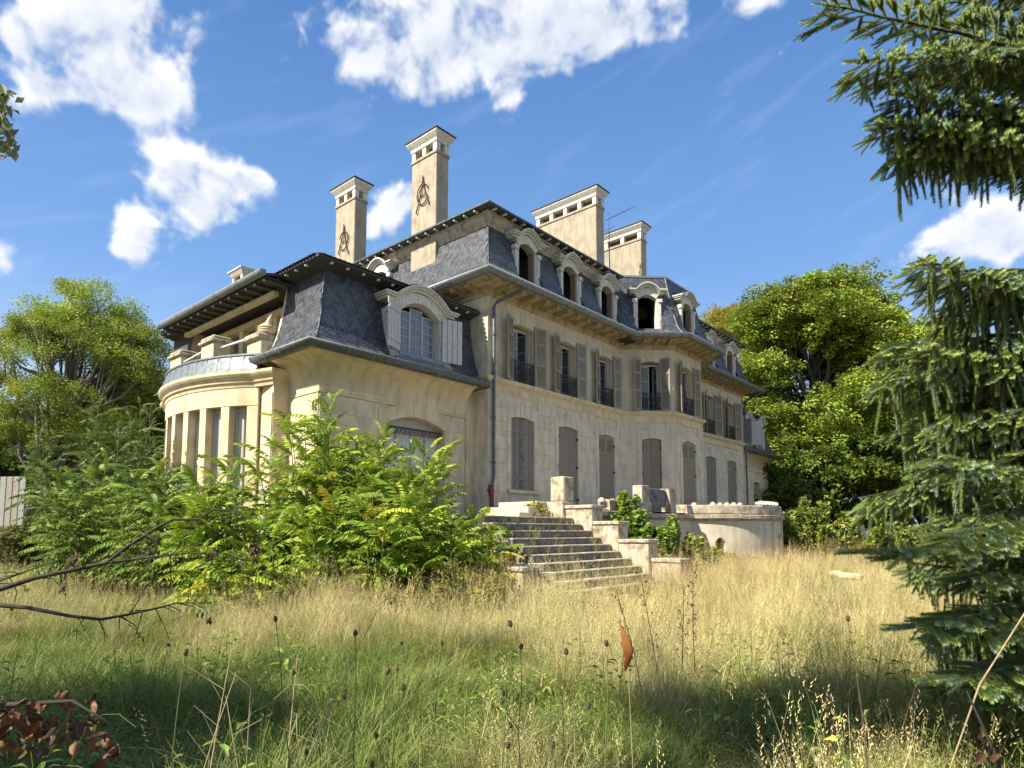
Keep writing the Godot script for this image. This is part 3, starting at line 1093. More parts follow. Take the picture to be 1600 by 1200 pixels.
	solid_wall(house, t, -MZ1 - 0.8, 0, 9.95, [], M.stone_gray)
	t = face(Vector3(MX1, 0, MZ1), Vector3.FORWARD)
	solid_wall(house, t, MX1 - MX0 - 0.4, 0, 9.95, [], M.stone_gray)
	# string course, plinth
	var path := front_path()
	s = st()
	band(s, path, [v2(0, 6.27), v2(0.05, 6.3), v2(0.05, 6.36), v2(0.02, 6.38), v2(0.02, 6.56), v2(0.05, 6.6), v2(0.14, 6.66), v2(0.17, 6.73), v2(0.17, 6.78), v2(0, 6.84)])
	add(house, "string_course", s, M.stone)
	s = st()
	band(s, [v2(MX0, 0), v2(8.3, 0), v2(9.92, 1.62), v2(12.7, 1.62), v2(14.32, 0), v2(MX1, 0)], [v2(0, 2.5), v2(0.07, 2.44), v2(0.08, 1.8), v2(0, 1.8)])
	add(house, "plinth", s, M.stone_weathered)
	# the boxed eaves with their brackets
	s = st()
	band(s, path, [v2(0, 9.52), v2(0.05, 9.55), v2(0.07, 9.66), v2(0.12, 9.70), v2(0.12, 9.78), v2(0.80, 9.86), v2(0.80, 9.95), v2(0, 9.95)])
	add(house, "eaves_soffit", s, M.soffit)
	var bm := st()
	box(bm, Vector3(-0.055, -0.11, 0), Vector3(0.055, 0.07, 0.62))
	box(bm, Vector3(-0.055, -0.16, 0), Vector3(0.055, -0.11, 0.2))
	var bracket := done(bm)
	for i in path.size() - 1:
		if i == 6:
			continue
		var a: Vector2 = path[i]
		var b: Vector2 = path[i + 1]
		var d := (b - a).normalized()
		var nrm := Vector3(-d.y, 0, d.x)
		var n := int(a.distance_to(b) / 0.68)
		for k in n + 1:
			var p := a.lerp(b, (k + 0.5) / (n + 1))
			if i == 0 and p.y < -5.0:
				continue
			put(house, "bracket", bracket, M.soffit, face(Vector3(p.x, 9.80, p.y) + nrm * 0.13, nrm))
	s = st()
	band(s, path, [v2(0.81, 9.98), v2(0.81, 9.86), v2(0.86, 9.80), v2(0.94, 9.80), v2(1.0, 9.86), v2(1.03, 9.96), v2(1.03, 10.02), v2(0.99, 10.03), v2(0.97, 9.96)], true)
	add(house, "gutter", s, M.zinc)
	s = st()
	for i in path.size() - 1:     # soldered joints of the gutter
		var a: Vector2 = path[i]
		var b: Vector2 = path[i + 1]
		var d := (b - a).normalized()
		var nrm := Vector3(-d.y, 0, d.x)
		for k in int(a.distance_to(b) / 0.9):
			var p := a + d * (0.6 + k * 0.9)
			var ft := face(Vector3(p.x, 0, p.y), nrm)
			extrude(s, [v2(0.8, 9.85), v2(0.855, 9.785), v2(0.945, 9.785), v2(1.012, 9.85), v2(1.045, 9.96), v2(1.04, 10.03), v2(0.8, 9.98)], -0.012, 0.012, ft * Transform3D(Basis(Vector3(0, 0, 1), Vector3.UP, Vector3.LEFT), Vector3.ZERO))
	var j := add(house, "gutter_bands", s, M.zinc)
	stuff(j)
	# a rotten patch of the boxed eaves where the bay meets the front
	s = st()
	for k in 5:
		box(s, Vector3(7.55 + k * 0.16, 9.66 - (k % 2) * 0.05, 0.3), Vector3(7.62 + k * 0.16, 9.72 - (k % 2) * 0.03, 0.86))
	add(house, "rotten_lath", s, M.rusty_iron)
	s = st()
	for p in [[0.9, 9.12], [7.55, 9.2], [14.32 + 4.25, 9.2]]:
		box(s, Vector3(p[0] - 0.07, p[1] - 0.06, -0.1), Vector3(p[0] + 0.07, p[1] + 0.03, 0.006))
	add(house, "vent_hole", s, M.iron)

func main_roof() -> void:
	var path := front_path()
	var s := st()
	var left := [path[0], path[1], path[2]]
	var bay := [path[2], path[3], path[4], path[5]]
	var dx := [[1.93 - 0.66, 1.93 + 0.66, 10.36, 12.1], [4.57 - 0.66, 4.57 + 0.66, 10.36, 12.1], [7.23 - 0.66, 7.23 + 0.66, 10.36, 12.1]]
	var faces := [[0, MANSARD, 0.0, 1.0, []], [1, MANSARD, 1.0, -0.414, dx], [2, BAY_MANSARD, -0.414, 0.414, [[0.56, 1.74, 10.3, 12.1]]], [3, BAY_MANSARD, 0.414, 0.414, [[0.64, 1.92, 10.33, 12.1]]],
		[4, BAY_MANSARD, 0.414, -0.414, []], [5, MANSARD, -0.414, 1.0, [[2.25, 3.51, 10.36, 12.1], [5.0, 6.26, 10.36, 12.1]]], [6, MANSARD, 1.0, 0.0, []]]
	for f in faces:
		roof_face(s, path[f[0]], path[f[0] + 1], f[1], f[2], f[3], f[4])
	var roof := add(house, "mansard_roof", s, M.slate_back)
	for f in faces:
		if f[0] != 4 and f[0] != 6:
			slate_face(roof, path[f[0]], path[f[0] + 1], f[1], f[2], f[3], f[4].map(func(q): return [q[0] - 0.02, q[1] + 0.02, q[2], 12.45]), 1 + f[0])
	# the moulded cornice and the thin upper eaves
	for p in [[v2(MX0, MZ1), v2(MX0, 0), v2(8.05, 0)], [v2(14.55, 0), v2(MX1, 0), v2(MX1, MZ1)]]:
		s = st()
		band(s, p, [v2(-0.24, 12.06), v2(-0.14, 12.08), v2(-0.13, 12.16), v2(-0.05, 12.26), v2(0.0, 12.36), v2(0.02, 12.45), v2(0.05, 12.47), v2(0.05, 12.52), v2(-0.3, 12.52)])
		add(house, "cornice", s, M.stone_weathered)
		s = st()
		band(s, p, [v2(-0.3, 12.525), v2(0.34, 12.57), v2(0.34, 12.63), v2(-2.0, 13.05), v2(-2.0, 12.9)])
		add(house, "upper_eaves", s, M.zinc_dark)
		s = st()
		for i in 2:
			var a: Vector2 = p[i]
			var b: Vector2 = p[i + 1]
			var d := (b - a).normalized()
			var nrm := Vector3(-d.y, 0, d.x)
			for k in int(a.distance_to(b) / 0.5):
				var q := a + d * (0.1 + k * 0.5)
				bbox(s, Vector3(-0.035, 12.475, 0.1), Vector3(0.035, 12.545, 0.29), 0.01, face(Vector3(q.x, 0, q.y), nrm))
		stuff(add(house, "rafter_ends", s, M.white_paint))
	s = st()
	var ring := [v2(MX0, MZ1), v2(MX0, 0), v2(MX1, 0), v2(MX1, MZ1)]
	band(s, ring, [v2(-0.3, 12.3), v2(-1.9, 13.02), v2(-5.9, 13.5)], false, false, true)
	add(house, "upper_roof", s, M.slate_back)
	s = st()     # zinc cap of the bay
	band(s, bay, [v2(-0.40, 12.90), v2(-0.36, 12.91), v2(-0.36, 13.0), v2(-0.5, 13.06), v2(-2.4, 13.25)], false, false)
	add(house, "zinc_cap", s, M.zinc)
	s = st()
	for a in bay.size() - 1:     # zinc hips of the bay
		if a == 0:
			continue
		var pth := []
		var o := outs(bay)
		for q in BAY_MANSARD:
			var pp: Vector2 = bay[a] + o[a] * (q.x + 0.02)
			pth.append(Vector3(pp.x, q.y + 0.01, pp.y))
		tube(s, pth, [0.045], 5)
	for c in [path[1]]:
		var pth := []
		for q in MANSARD:
			pth.append(Vector3(c.x - q.x - 0.005, q.y, c.y + q.x + 0.005))
		tube(s, pth, [0.025], 5)
	add(house, "hip_flashing", s, M.zinc_dark)
	# dormers
	for x in [1.78, 4.42, 7.08]:
		dormer(face(Vector3(x, 10.42, 0.12), Vector3.BACK), 0.92, 1.32, 0.22, 0.2, 1.3, "open")
		flashing(face(Vector3(x, 0, 0), Vector3.BACK), 0.68, [v2(0.02, 11.0), v2(0.86, 10.02)], 0.08)
	var c := Vector3(-1, 0, 1).normalized()
	var ct := face(Vector3(8.3, 0, 0), c)
	dormer(Transform3D(ct.basis, ct * Vector3(1.15, 10.35, 0.12)), 0.82, 1.42, 0.2, 0.18, 1.3, "none")
	flashing(Transform3D(ct.basis, ct * Vector3(1.15, 0, 0)), 0.6, [v2(0.02, 11.0), v2(0.86, 10.02)], 0.08)
	dormer(face(Vector3(11.2, 10.38, 1.74), Vector3.BACK), 0.92, 1.35, 0.22, 0.2, 1.3, "open")
	flashing(face(Vector3(11.2, 0, 1.62), Vector3.BACK), 0.68, [v2(0.02, 11.0), v2(0.86, 10.02)], 0.08)
	for x in [17.2, 19.95]:
		dormer(face(Vector3(x, 10.42, 0.12), Vector3.BACK), 0.92, 1.32, 0.22, 0.2, 1.3, "open")
	dormer(face(Vector3(-0.2, 10.42, -5.9), Vector3.LEFT), 0.92, 1.32, 0.22, 0.2, 1.3, "closed")
	# stacks
	chimney(MX0, MX0 + 0.62, -4.05, -2.65, 9.9, 16.55, 1, 2)
	chimney(MX0, MX0 + 0.62, -9.15, -7.75, 9.9, 16.55, 1, 2)
	chimney(7.98, 8.62, -4.45, -1.0, 12.2, 17.15, 1, 4)
	chimney(11.97, 12.5, -3.14, -1.0, 12.2, 16.95, 1, 2)
	anchor(14.25, -3.35, MX0)
	anchor(14.0, -8.45, MX0, true)
	# guard rails of the flat roof by the stacks, and the aerial
	var g := st()
	tube(g, [Vector3(0.45, 13.2, -2.6), Vector3(0.6, 13.15, -1.3)], [0.02], 4)
	tube(g, [Vector3(0.55, 12.8, -1.6), Vector3(0.9, 13.3, -1.5)], [0.018], 4)
	tube(g, [Vector3(0.45, 13.0, -7.7), Vector3(0.6, 12.95, -6.2)], [0.02], 4)
	add(house, "roof_rail", g, M.iron)
	g = st()
	var b0 := Vector3(10.0, 13.0, -1.6)
	tube(g, [b0, b0 + Vector3(0, 3.9, 0)], [0.03, 0.02], 5)
	var d1 := Vector3(0.62, 0.45, 0.5).normalized()
	var d2 := Vector3(0.55, 0, -0.6).normalized()
	tube(g, [b0 + Vector3(0, 3.6, 0) - d1 * 0.2, b0 + Vector3(0, 3.6, 0) + d1 * 1.5], [0.016], 4)
	for i in 10:
		var q := b0 + Vector3(0, 3.6, 0) + d1 * (0.1 + i * 0.15)
		tube(g, [q - d2 * 0.16, q + d2 * 0.16], [0.008], 3)
	tube(g, [b0 + Vector3(0, 3.1, 0) - d1 * 0.35, b0 + Vector3(0, 3.1, 0) + d1 * 0.35], [0.013], 4)
	add(house, "aerial", g, M.zinc_dark)

func pipes() -> void:
	for p in [[0.0, 0.62, 0.13], [21.86, 22.3, 0.0]]:
		var s := st()
		var x: float = p[0]
		tube(s, [Vector3(p[1], 9.82, 0.9), Vector3(p[1] - 0.03, 9.72, 0.86), Vector3(x + 0.06, 9.3, 0.2), Vector3(x, 9.16, 0.14), Vector3(x, 6.2, 0.14), Vector3(x, 3.5, 0.14), Vector3(x - 0.02, 3.3, 0.14), Vector3(x - 0.14, 3.05, 0.16)], [0.055], 8)
		for y in [8.2, 6.9, 5.4, 3.9]:
			tube(s, [Vector3(x, y - 0.04, 0.14), Vector3(x, y + 0.04, 0.14)], [0.075], 8)
		add(house, "downpipe", s, M.zinc_dark)
	var s := st()
	tube(s, [Vector3(-0.14, 3.14, 0.16), Vector3(-0.15, 2.95, 0.17), Vector3(-0.12, 2.6, 0.17), Vector3(-0.12, 1.9, 0.17)], [0.10, 0.10, 0.07, 0.07], 9)
	tube(s, [Vector3(-0.26, 3.0, 0.17), Vector3(-0.16, 2.9, 0.17)], [0.08, 0.06], 8)
	add(house, "drain_boot", s, M.red_pipe)

# the low wings at both ends; the right one mirrors the left
const WX := -6.0
func wing(mirror: bool) -> void:
	var mx := func(x: float) -> float: return (MX0 + MX1 - x) if mirror else x
	var mp := func(p: Array) -> Array:
		if not mirror:
			return p
		var q := p.map(func(v): return Vector2(MX0 + MX1 - v.x, v.y))
		q.reverse()
		return q
	var stones := [M.stone, M.stone, M.stone, M.stone_gray_warm]
	var t := face(Vector3(WX if not mirror else MX1, 0, -0.7), Vector3.BACK)
	var U := MX0 - WX
	var op := [2.23, 4.56, 1.9, 5.12, 0.3] if not mirror else [3.2, 4.3, 1.9, 4.75, 0.1]
	solid_wall(house, t, U, 0, 6.45, [op], M.stone)
	ashlar(house, t, U - (0.0 if mirror else 0.42), 0.9, 5.36, [[op[0] - 0.3, op[1] + 0.3, 1.5, op[3] + 0.42]], stones, 0.5, 1.3)
	surround(house, t, op, M.stone, 0.3, 0.42, 0.045)
	var s := st()
	box(s, Vector3(op[0], op[2], -0.4), Vector3(op[1], op[3] - 0.02, -0.34), t)
	add(house, "inner_shutter", s, M.shutter_white)
	if not mirror:
		var w: float = op[1] - op[0]
		for k in 4:
			s = st()
			bbox(s, Vector3(op[0] + w * k / 4 + 0.02, op[2], -0.33), Vector3(op[0] + w * (k + 1) / 4 - 0.02, 4.72, -0.29), 0.01, t)
			add(house, "door_leaf", s, M.shutter_white)
		s = st()     # iron cresting of the roller blind box
		box(s, Vector3(op[0] + 0.02, 4.74, -0.12), Vector3(op[1] - 0.02, 4.79, -0.08), t)
		for k in 14:
			var x: float = op[0] + w * (k + 0.5) / 14
			var p := []
			for i in 9:
				p.append(t * Vector3(x + cos(i * 0.8) * 0.065, 4.68 + sin(i * 0.8) * 0.065, -0.1))
			tube(s, p, [0.016], 4)
			tube(s, [t * Vector3(x - 0.08, 4.6, -0.1), t * Vector3(x, 4.56, -0.1), t * Vector3(x + 0.08, 4.6, -0.1)], [0.012], 4)
		add(house, "blind_cresting", s, M.rusty_iron)
	# end wall, back wall
	t = face(Vector3(WX, 0, -11.1), Vector3.LEFT) if not mirror else face(Vector3(MX0 + MX1 - WX, 0, -1.1), Vector3.RIGHT)
	solid_wall(house, t, 10.0, 0, 6.45, [], M.stone)
	if not mirror:
		ashlar(house, face(Vector3(WX, 0, -2.2), Vector3.LEFT), 1.5, 0.9, 5.36, [], stones, 0.5, 0.8)
	t = face(Vector3(MX0 if not mirror else MX0 + MX1 - WX, 0, -11.1), Vector3.FORWARD)
	solid_wall(house, t, U, 0, 6.45, [], M.stone)
	# cove, gutter
	var cp: Array = mp.call([v2(WX, -2.2), v2(WX, -0.7), v2(-0.5, -0.7)])
	s = st()
	band(s, cp, [v2(0.0, 5.36), v2(0.05, 5.38), v2(0.05, 5.44), v2(0.025, 5.46), v2(0.025, 5.55)], false)
	add(house, "cove_moulding", s, M.stone)
	s = st()
	var cove := [v2(0.025, 5.55)]
	for i in 9:
		var a := i / 8.0 * PI / 2
		cove.append(v2(0.03 + (1 - cos(a)) * 0.67, 5.6 + sin(a) * 0.76))
	cove.append(v2(0.0, 6.4))
	band(s, cp, cove, true)
	add(house, "cove", s, M.stone)
	s = st()     # the pilaster that ends the cove against the main block
	box(s, Vector3(minf(mx.call(-0.5), mx.call(MX0)), 0.5, -0.72), Vector3(maxf(mx.call(-0.5), mx.call(MX0)) - 0.003, 6.3, -0.64))
	add(house, "end_pilaster", s, M.stone)
	var gp: Array = mp.call([v2(WX, -3.3), v2(WX, -0.7), v2(MX0 + 0.01, -0.7)])
	s = st()
	band(s, gp, [v2(0.62, 6.52), v2(0.60, 6.40), v2(0.66, 6.34), v2(0.75, 6.34), v2(0.82, 6.40), v2(0.85, 6.50), v2(0.85, 6.55), v2(0.81, 6.56), v2(0.79, 6.50)], true)
	add(house, "gutter", s, M.zinc_dark)
	s = st()
	for q in gp.size() - 1:
		var a: Vector2 = gp[q]
		var b: Vector2 = gp[q + 1]
		var d := (b - a).normalized()
		var nrm := Vector3(-d.y, 0, d.x)
		for k in int(a.distance_to(b) / 0.8):
			var p := a + d * (0.35 + k * 0.8)
			extrude(s, [v2(0.61, 6.38), v2(0.655, 6.325), v2(0.755, 6.325), v2(0.832, 6.39), v2(0.865, 6.5), v2(0.86, 6.565), v2(0.62, 6.53)], -0.012, 0.012, face(Vector3(p.x, 0, p.y), nrm) * Transform3D(Basis(Vector3(0, 0, 1), Vector3.UP, Vector3.LEFT), Vector3.ZERO))
	stuff(add(house, "gutter_bands", s, M.zinc))
	# mansard
	var rp: Array = mp.call([v2(WX, -2.75), v2(WX, -0.7), v2(MX0, -0.7)])
	s = st()
	band(s, mp.call([v2(WX, -11.1), v2(WX, -9.3)]), WING_MANSARD, false, false)
	var dc := -2.72
	var skip := [[dc - WX - 1.12, dc - WX + 1.12, 6.78, 8.9]]
	if mirror:
		skip = [[23.6 - MX1 - 0.6, 23.6 - MX1 + 0.6, 6.78, 8.9], [25.8 - MX1 - 0.6, 25.8 - MX1 + 0.6, 6.78, 8.9]]
	roof_face(s, rp[0], rp[1], WING_MANSARD, 0.0, 1.0, [] if not mirror else skip)
	roof_face(s, rp[1], rp[2], WING_MANSARD, 1.0, 0.0, skip if not mirror else [])
	var roof := add(house, "wing_mansard", s, M.slate_back)
	slate_face(roof, rp[0], rp[1], WING_MANSARD, 0.0 if not mirror else 0.0, 1.0 if not mirror else 1.0, [] if not mirror else skip, 11 + int(mirror))
	slate_face(roof, rp[1], rp[2], WING_MANSARD, 1.0, 0.0, skip if not mirror else [], 13 + int(mirror))
	s = st()
	var hip: Vector2 = rp[1]
	var o := outs(rp)
	var hp := []
	for q in WING_MANSARD:
		var pp: Vector2 = hip + o[1] * (q.x + 0.005)
		hp.append(Vector3(pp.x, q.y, pp.y))
	tube(s, hp, [0.025], 5)
	add(house, "hip_flashing", s, M.zinc_dark)
	# upper roof of the wing with its rafter feet
	var ep: Array = mp.call([v2(WX, -11.1), v2(WX, -0.7), v2(MX0, -0.7)])
	s = st()
	band(s, ep, [v2(-0.25, 8.84), v2(0.34, 8.96), v2(0.34, 9.03), v2(-1.6, 9.85), v2(-4.6, 10.3), v2(-4.6, 10.0), v2(-1.6, 9.6)], false)
	var ur := add(house, "wing_roof", s, M.slate_back)
	var top := [v2(0.34, 9.045), v2(-1.6, 9.865)]
	if not mirror:
		slate_face(ur, ep[0], ep[1], top, 0.0, 1.0, [], 21)
		slate_face(ur, ep[1], ep[2], top, 1.0, 0.0, [], 22)
	s = st()
	for i in 2:
		var a: Vector2 = ep[i]
		var b: Vector2 = ep[i + 1]
		var d := (b - a).normalized()
		var nrm := Vector3(-d.y, 0, d.x)
		for k in int(a.distance_to(b) / 0.52):
			var q := a + d * (0.12 + k * 0.52)
			bbox(s, Vector3(-0.035, 8.885, 0.2), Vector3(0.035, 8.945, 0.30), 0.01, face(Vector3(q.x, 0, q.y), nrm))
	stuff(add(house, "rafter_ends", s, M.white_paint))
	# dormers
	if not mirror:
		var f := face(Vector3(dc, 6.95, -0.42), Vector3.BACK)
		dormer(f, 1.62, 1.30, 0.42, 0.38, 1.2, "wide", 0.25)
		var shapes := [[-0.84, -0.76], [0.84, 0.72]]
		for q in shapes:
			var sh := group(house, "shutter", f * Transform3D(Basis(Vector3.UP, 0.0), Vector3(q[0], 0.02, 0.0)))
			var sg := signf(q[0])
			var ang := 0.42 if sg < 0 else 0.30
			sh.transform = f * Transform3D(Basis(Vector3(sg * cos(ang), 0, sin(ang)), Vector3.UP, Vector3(sg * cos(ang), 0, sin(ang)).cross(Vector3.UP)), Vector3(q[0], 0.0, 0.06))
			for k in 4:
				s = st()
				bbox(s, Vector3(0.005 + k * absf(q[1]) / 4, 0, -0.018), Vector3((k + 1) * absf(q[1]) / 4 - 0.012, 1.42, 0.018), 0.008)
				add(sh, "plank", s, M.shutter_white)
			for y in [0.22, 1.12]:
				s = st()
				box(s, Vector3(0.02, y, -0.045), Vector3(absf(q[1]) - 0.03, y + 0.1, -0.019))
				add(sh, "batten", s, M.shutter_white)
		s = st()
		for sg in [-1, 1]:
			bbox(s, Vector3(sg * 1.08 - 0.16, -0.36, -0.25), Vector3(sg * 1.08 + 0.16, -0.10, 0.14), 0.02, f)
			bbox(s, Vector3(sg * 1.08 - 0.12, -0.52, -0.25), Vector3(sg * 1.08 + 0.12, -0.36, 0.08), 0.02, f)
		add(house, "dormer_console", s, M.stone_weathered)
		s = st()     # zinc apron below the window
		quad(s, f * Vector3(-0.95, -0.05, 0.03), f * Vector3(0.95, -0.05, 0.03), f * Vector3(1.25, -0.42, 0.44), f * Vector3(-1.25, -0.42, 0.44))
		add(house, "zinc_apron", s, M.zinc)
		flashing(face(Vector3(dc, 0, -0.7), Vector3.BACK), 1.3, [v2(0.28, 7.0), v2(0.74, 6.56)], 0.0)
	else:
		for q in [23.6, 25.8]:
			dormer(face(Vector3(q, 6.95, -0.42), Vector3.BACK), 0.95, 1.3, 0.2, 0.25, 1.1, "closed", 0.2)
		var f := face(Vector3(23.6, 6.95, -0.42), Vector3.BACK)
		for sg in [-1, 1]:
			var ang := 1.1
			s = st()
			bbox(s, Vector3(0, 0, -0.02), Vector3(0.62, 1.5, 0.02), 0.008)
			add(house, "shutter", s, M.shutter_white, f * Transform3D(Basis(Vector3(sg * cos(ang), 0, sin(ang)), Vector3.UP, Vector3(sg * cos(ang), 0, sin(ang)).cross(Vector3.UP)), Vector3(sg * 0.5, 0.0, 0.05)))

func wedge(s: SurfaceTool, c: Vector2, a0: float, a1: float, r0: float, r1: float, y0: float, y1: float, n := 1) -> void:
	for i in n:
		var a := lerpf(a0, a1, float(i) / n)
		var b := lerpf(a0, a1, float(i + 1) / n)
		var f := func(r: float, g: float, y: float) -> Vector3:
			return Vector3(c.x - cos(deg_to_rad(g)) * r, y, c.y + sin(deg_to_rad(g)) * r)
		hexa(s, [f.call(r0, a, y0), f.call(r0, b, y0), f.call(r0, b, y1), f.call(r0, a, y1), f.call(r1, a, y0), f.call(r1, b, y0), f.call(r1, b, y1), f.call(r1, a, y1)])

func arc_path(c: Vector2, r: float, a0: float, a1: float, n: int) -> Array:
	var p := []
	for i in n + 1:
		var a := deg_to_rad(lerpf(a0, a1, float(i) / n))
		p.append(Vector2(c.x - cos(a) * r, c.y + sin(a) * r))
	return p

func bow_end() -> void:
	var c := v2(-1.95, -5.9)
	var R := 5.6
	var E := 33.4
	# corner piers
	for sg in [-1, 1]:
		var s := st()
		var z0: float = -5.9 + sg * 3.7
		var z1: float = -5.9 + sg * 3.02
		box(s, Vector3(-6.5, 0, minf(z0, z1)), Vector3(WX - 0.003, 5.98, maxf(z0, z1)))
		add(house, "corner_pier", s, M.stone)
		for k in 9:
			s = st()
			box(s, Vector3(-6.53, 1.0 + k * 0.5 + 0.004, minf(z0, z1) + 0.02), Vector3(-6.5, 1.5 + k * 0.5 - 0.004, maxf(z0, z1) - 0.02))
			add(house, "stone_block", s, M.stone if k % 3 else M.stone_gray)
	# bowed wall: sill, piers between the tall openings, frieze
	var s := st()
	wedge(s, c, -E, E, R - 0.55, R, 0.0, 2.2, 24)
	add(house, "bow_base", s, M.stone)
	var cents := [27.0, 18.05, 9.3, 0.4, -8.5, -17.4, -26.3]
	var edges := [E]
	for q in cents:
		edges.append(q + 3.0); edges.append(q - 3.0)
	edges.append(-E)
	for k in range(0, edges.size(), 2):
		s = st()
		wedge(s, c, edges[k + 1], edges[k], R - 0.55, R, 2.2, 5.2, 3 if k == 0 or k == edges.size() - 2 else 1)
		add(house, "bow_pier", s, M.stone)
	s = st()
	wedge(s, c, -E, E, R - 0.55, R + 0.012, 5.2, 5.75, 30)
	add(house, "frieze", s, M.stone)
	for q in cents:
		var g := group(house, "bow_window")
		s = st()
		wedge(s, c, q - 2.9, q + 2.9, R - 0.36, R - 0.31, 2.2, 5.19, 1)
		add(g, "leaf", s, M.shutter_white)
		s = st()
		for e in [[-2.9, -2.2], [-0.35, 0.35], [2.2, 2.9]]:
			wedge(s, c, q + e[0], q + e[1], R - 0.31, R - 0.25, 2.2, 5.19, 1)
		for y in [[2.2, 2.35], [3.6, 3.75], [5.05, 5.19]]:
			wedge(s, c, q - 2.2, q - 0.35, R - 0.31, R - 0.26, y[0], y[1], 1)
			wedge(s, c, q + 0.35, q + 2.2, R - 0.31, R - 0.26, y[0], y[1], 1)
		add(g, "window_frame", s, M.window_white)
	# crowning mouldings following the bow and the piers
	var mp := [v2(WX, -2.22), v2(-6.5, -2.22)] + arc_path(c, R, E - 1.0, -E + 1.0, 30) + [v2(-6.5, -9.58), v2(WX, -9.58)]
	mp.reverse()
	s = st()
	band(s, mp, [v2(-0.1, 5.72), v2(0.03, 5.72), v2(0.05, 5.8), v2(0.1, 5.85), v2(0.11, 5.9), v2(0.2, 6.0), v2(0.24, 6.06), v2(0.24, 6.14), v2(-0.3, 6.2)], false)
	add(house, "bow_cornice", s, M.stone)
	# zinc skirt of the balcony, panel by panel
	var n := 15
	for i in n:
		var a0 := lerpf(E, -E, float(i) / n)
		var a1 := lerpf(E, -E, float(i + 1) / n)
		s = st()
		var p := arc_path(c, R, a1 + 0.06, a0 - 0.06, 3)
		p.reverse()
		p.reverse()
		band(s, p, [v2(0.20, 6.15), v2(0.12, 6.24), v2(0.06, 6.64), v2(0.03, 6.64), v2(0.05, 6.2)], false)
		add(house, "zinc_panel", s, M.zinc)
		s = st()
		wedge(s, c, a0 - 0.10, a0 + 0.10, R + 0.05, R + 0.085, 6.24, 6.65, 1)
		add(house, "zinc_seam", s, M.zinc)
	s = st()
	var tp := arc_path(c, R, -E, E, 30)
	band(s, tp, [v2(0.02, 6.63), v2(0.09, 6.63), v2(0.09, 6.68), v2(0.02, 6.69)], false)
	add(house, "zinc_rim", s, M.zinc)
	s = st()
	wedge(s, c, -E, E, 3.2, R + 0.02, 6.2, 6.42, 24)
	add(house, "balcony_floor", s, M.zinc_dark)
	# end of the slate mansard beside the loggia
	for z in [-2.75, -9.3]:
		var poly := []
		for q in WING_MANSARD:
			poly.append(v2(WX - q.x, q.y))
		poly.append(v2(-5.0, 8.86)); poly.append(v2(-5.0, 6.5))
		s = st()
		extrude(s, poly, z - 0.16, z - 0.005)
		add(house, "gable_cheek", s, M.stone_gray)
	# loggia: back wall with brown windows, beams, pillars
	s = st()
	box(s, Vector3(-5.1, 6.4, -9.3), Vector3(-4.9, 8.9, -2.9))
	add(house, "loggia_wall", s, M.stone_gray)
	for k in 5:
		var z := -3.75 - k * 1.12
		var g := group(house, "loggia_window")
		s = st()
		box(s, Vector3(-5.13, 6.45, z - 0.36), Vector3(-5.1, 8.3, z + 0.36))
		add(g, "pane", s, M.old_glass)
		s = st()
		for e in [[-0.4, -0.32], [-0.05, 0.05], [0.32, 0.4]]:
			box(s, Vector3(-5.2, 6.45, z + e[0]), Vector3(-5.131, 8.35, z + e[1]))
		box(s, Vector3(-5.2, 8.25, z - 0.32), Vector3(-5.132, 8.34, z + 0.32))
		add(g, "window_frame", s, M.wood_frame)
		s = st()
		bbox(s, Vector3(-5.42, 6.42, z + 0.44), Vector3(-5.1, 8.4, z + 0.68), 0.02)
		add(house, "loggia_pilaster", s, M.stone)
	s = st()
	box(s, Vector3(-5.5, 8.4, -9.2), Vector3(-5.1, 8.56, -2.92))
	add(house, "loggia_beam", s, M.stone)
	s = st()
	box(s, Vector3(-6.22, 8.55, -9.2), Vector3(-6.05, 8.68, -2.92))
	add(house, "loggia_beam", s, M.stone)
	s = st()
	box(s, Vector3(-6.72, 8.80, -9.75), Vector3(-5.0, 8.84, -2.45))
	hexa(s, [Vector3(-6.76, 8.845, -9.8), Vector3(-6.2, 8.95, -9.8), Vector3(-6.2, 9.06, -9.8), Vector3(-6.76, 8.90, -9.8), Vector3(-6.76, 8.845, -2.4), Vector3(-6.2, 8.95, -2.4), Vector3(-6.2, 9.06, -2.4), Vector3(-6.76, 8.90, -2.4)])
	add(house, "loggia_roof", s, M.slate_back)
	s = st()
	for k in 14:
		bbox(s, Vector3(-6.7, 8.70, -9.6 + k * 0.54), Vector3(-6.1, 8.79, -9.52 + k * 0.54), 0.01)
	var rf := add(house, "rafter_ends", s, M.timber)
	stuff(rf)
	s = st()
	for k in 14:
		box(s, Vector3(-6.725, 8.715, -9.595 + k * 0.54), Vector3(-6.70, 8.775, -9.535 + k * 0.54))
	stuff(add(house, "rafter_tips", s, M.white_paint))
	s = st()
	band(s, [v2(-6.0, -9.85), v2(-6.0, -2.35)], [v2(0.76, 8.98), v2(0.76, 8.84), v2(0.80, 8.80), v2(0.88, 8.82), v2(0.93, 8.92), v2(0.93, 8.98), v2(0.89, 8.98)], true)
	add(house, "gutter", s, M.zinc)
	for q in [[-6.95, -5.95, -5.1], [-6.95, -8.35, -7.5]]:
		s = st()
		bbox(s, Vector3(q[0], 6.42, q[1]), Vector3(q[0] + 0.55, 7.42, q[2]), 0.02)
		add(house, "balcony_pillar", s, M.stone)
		s = st()
		bbox(s, Vector3(q[0] - 0.08, 7.42, q[1] - 0.08), Vector3(q[0] + 0.62, 7.52, q[2] + 0.08), 0.02)
		bbox(s, Vector3(q[0] - 0.03, 7.52, q[1] - 0.02), Vector3(q[0] + 0.56, 7.64, q[2] + 0.03), 0.04)
		add(house, "pillar_cap", s, M.stone_weathered)
	# console with a carved finial
	s = st()
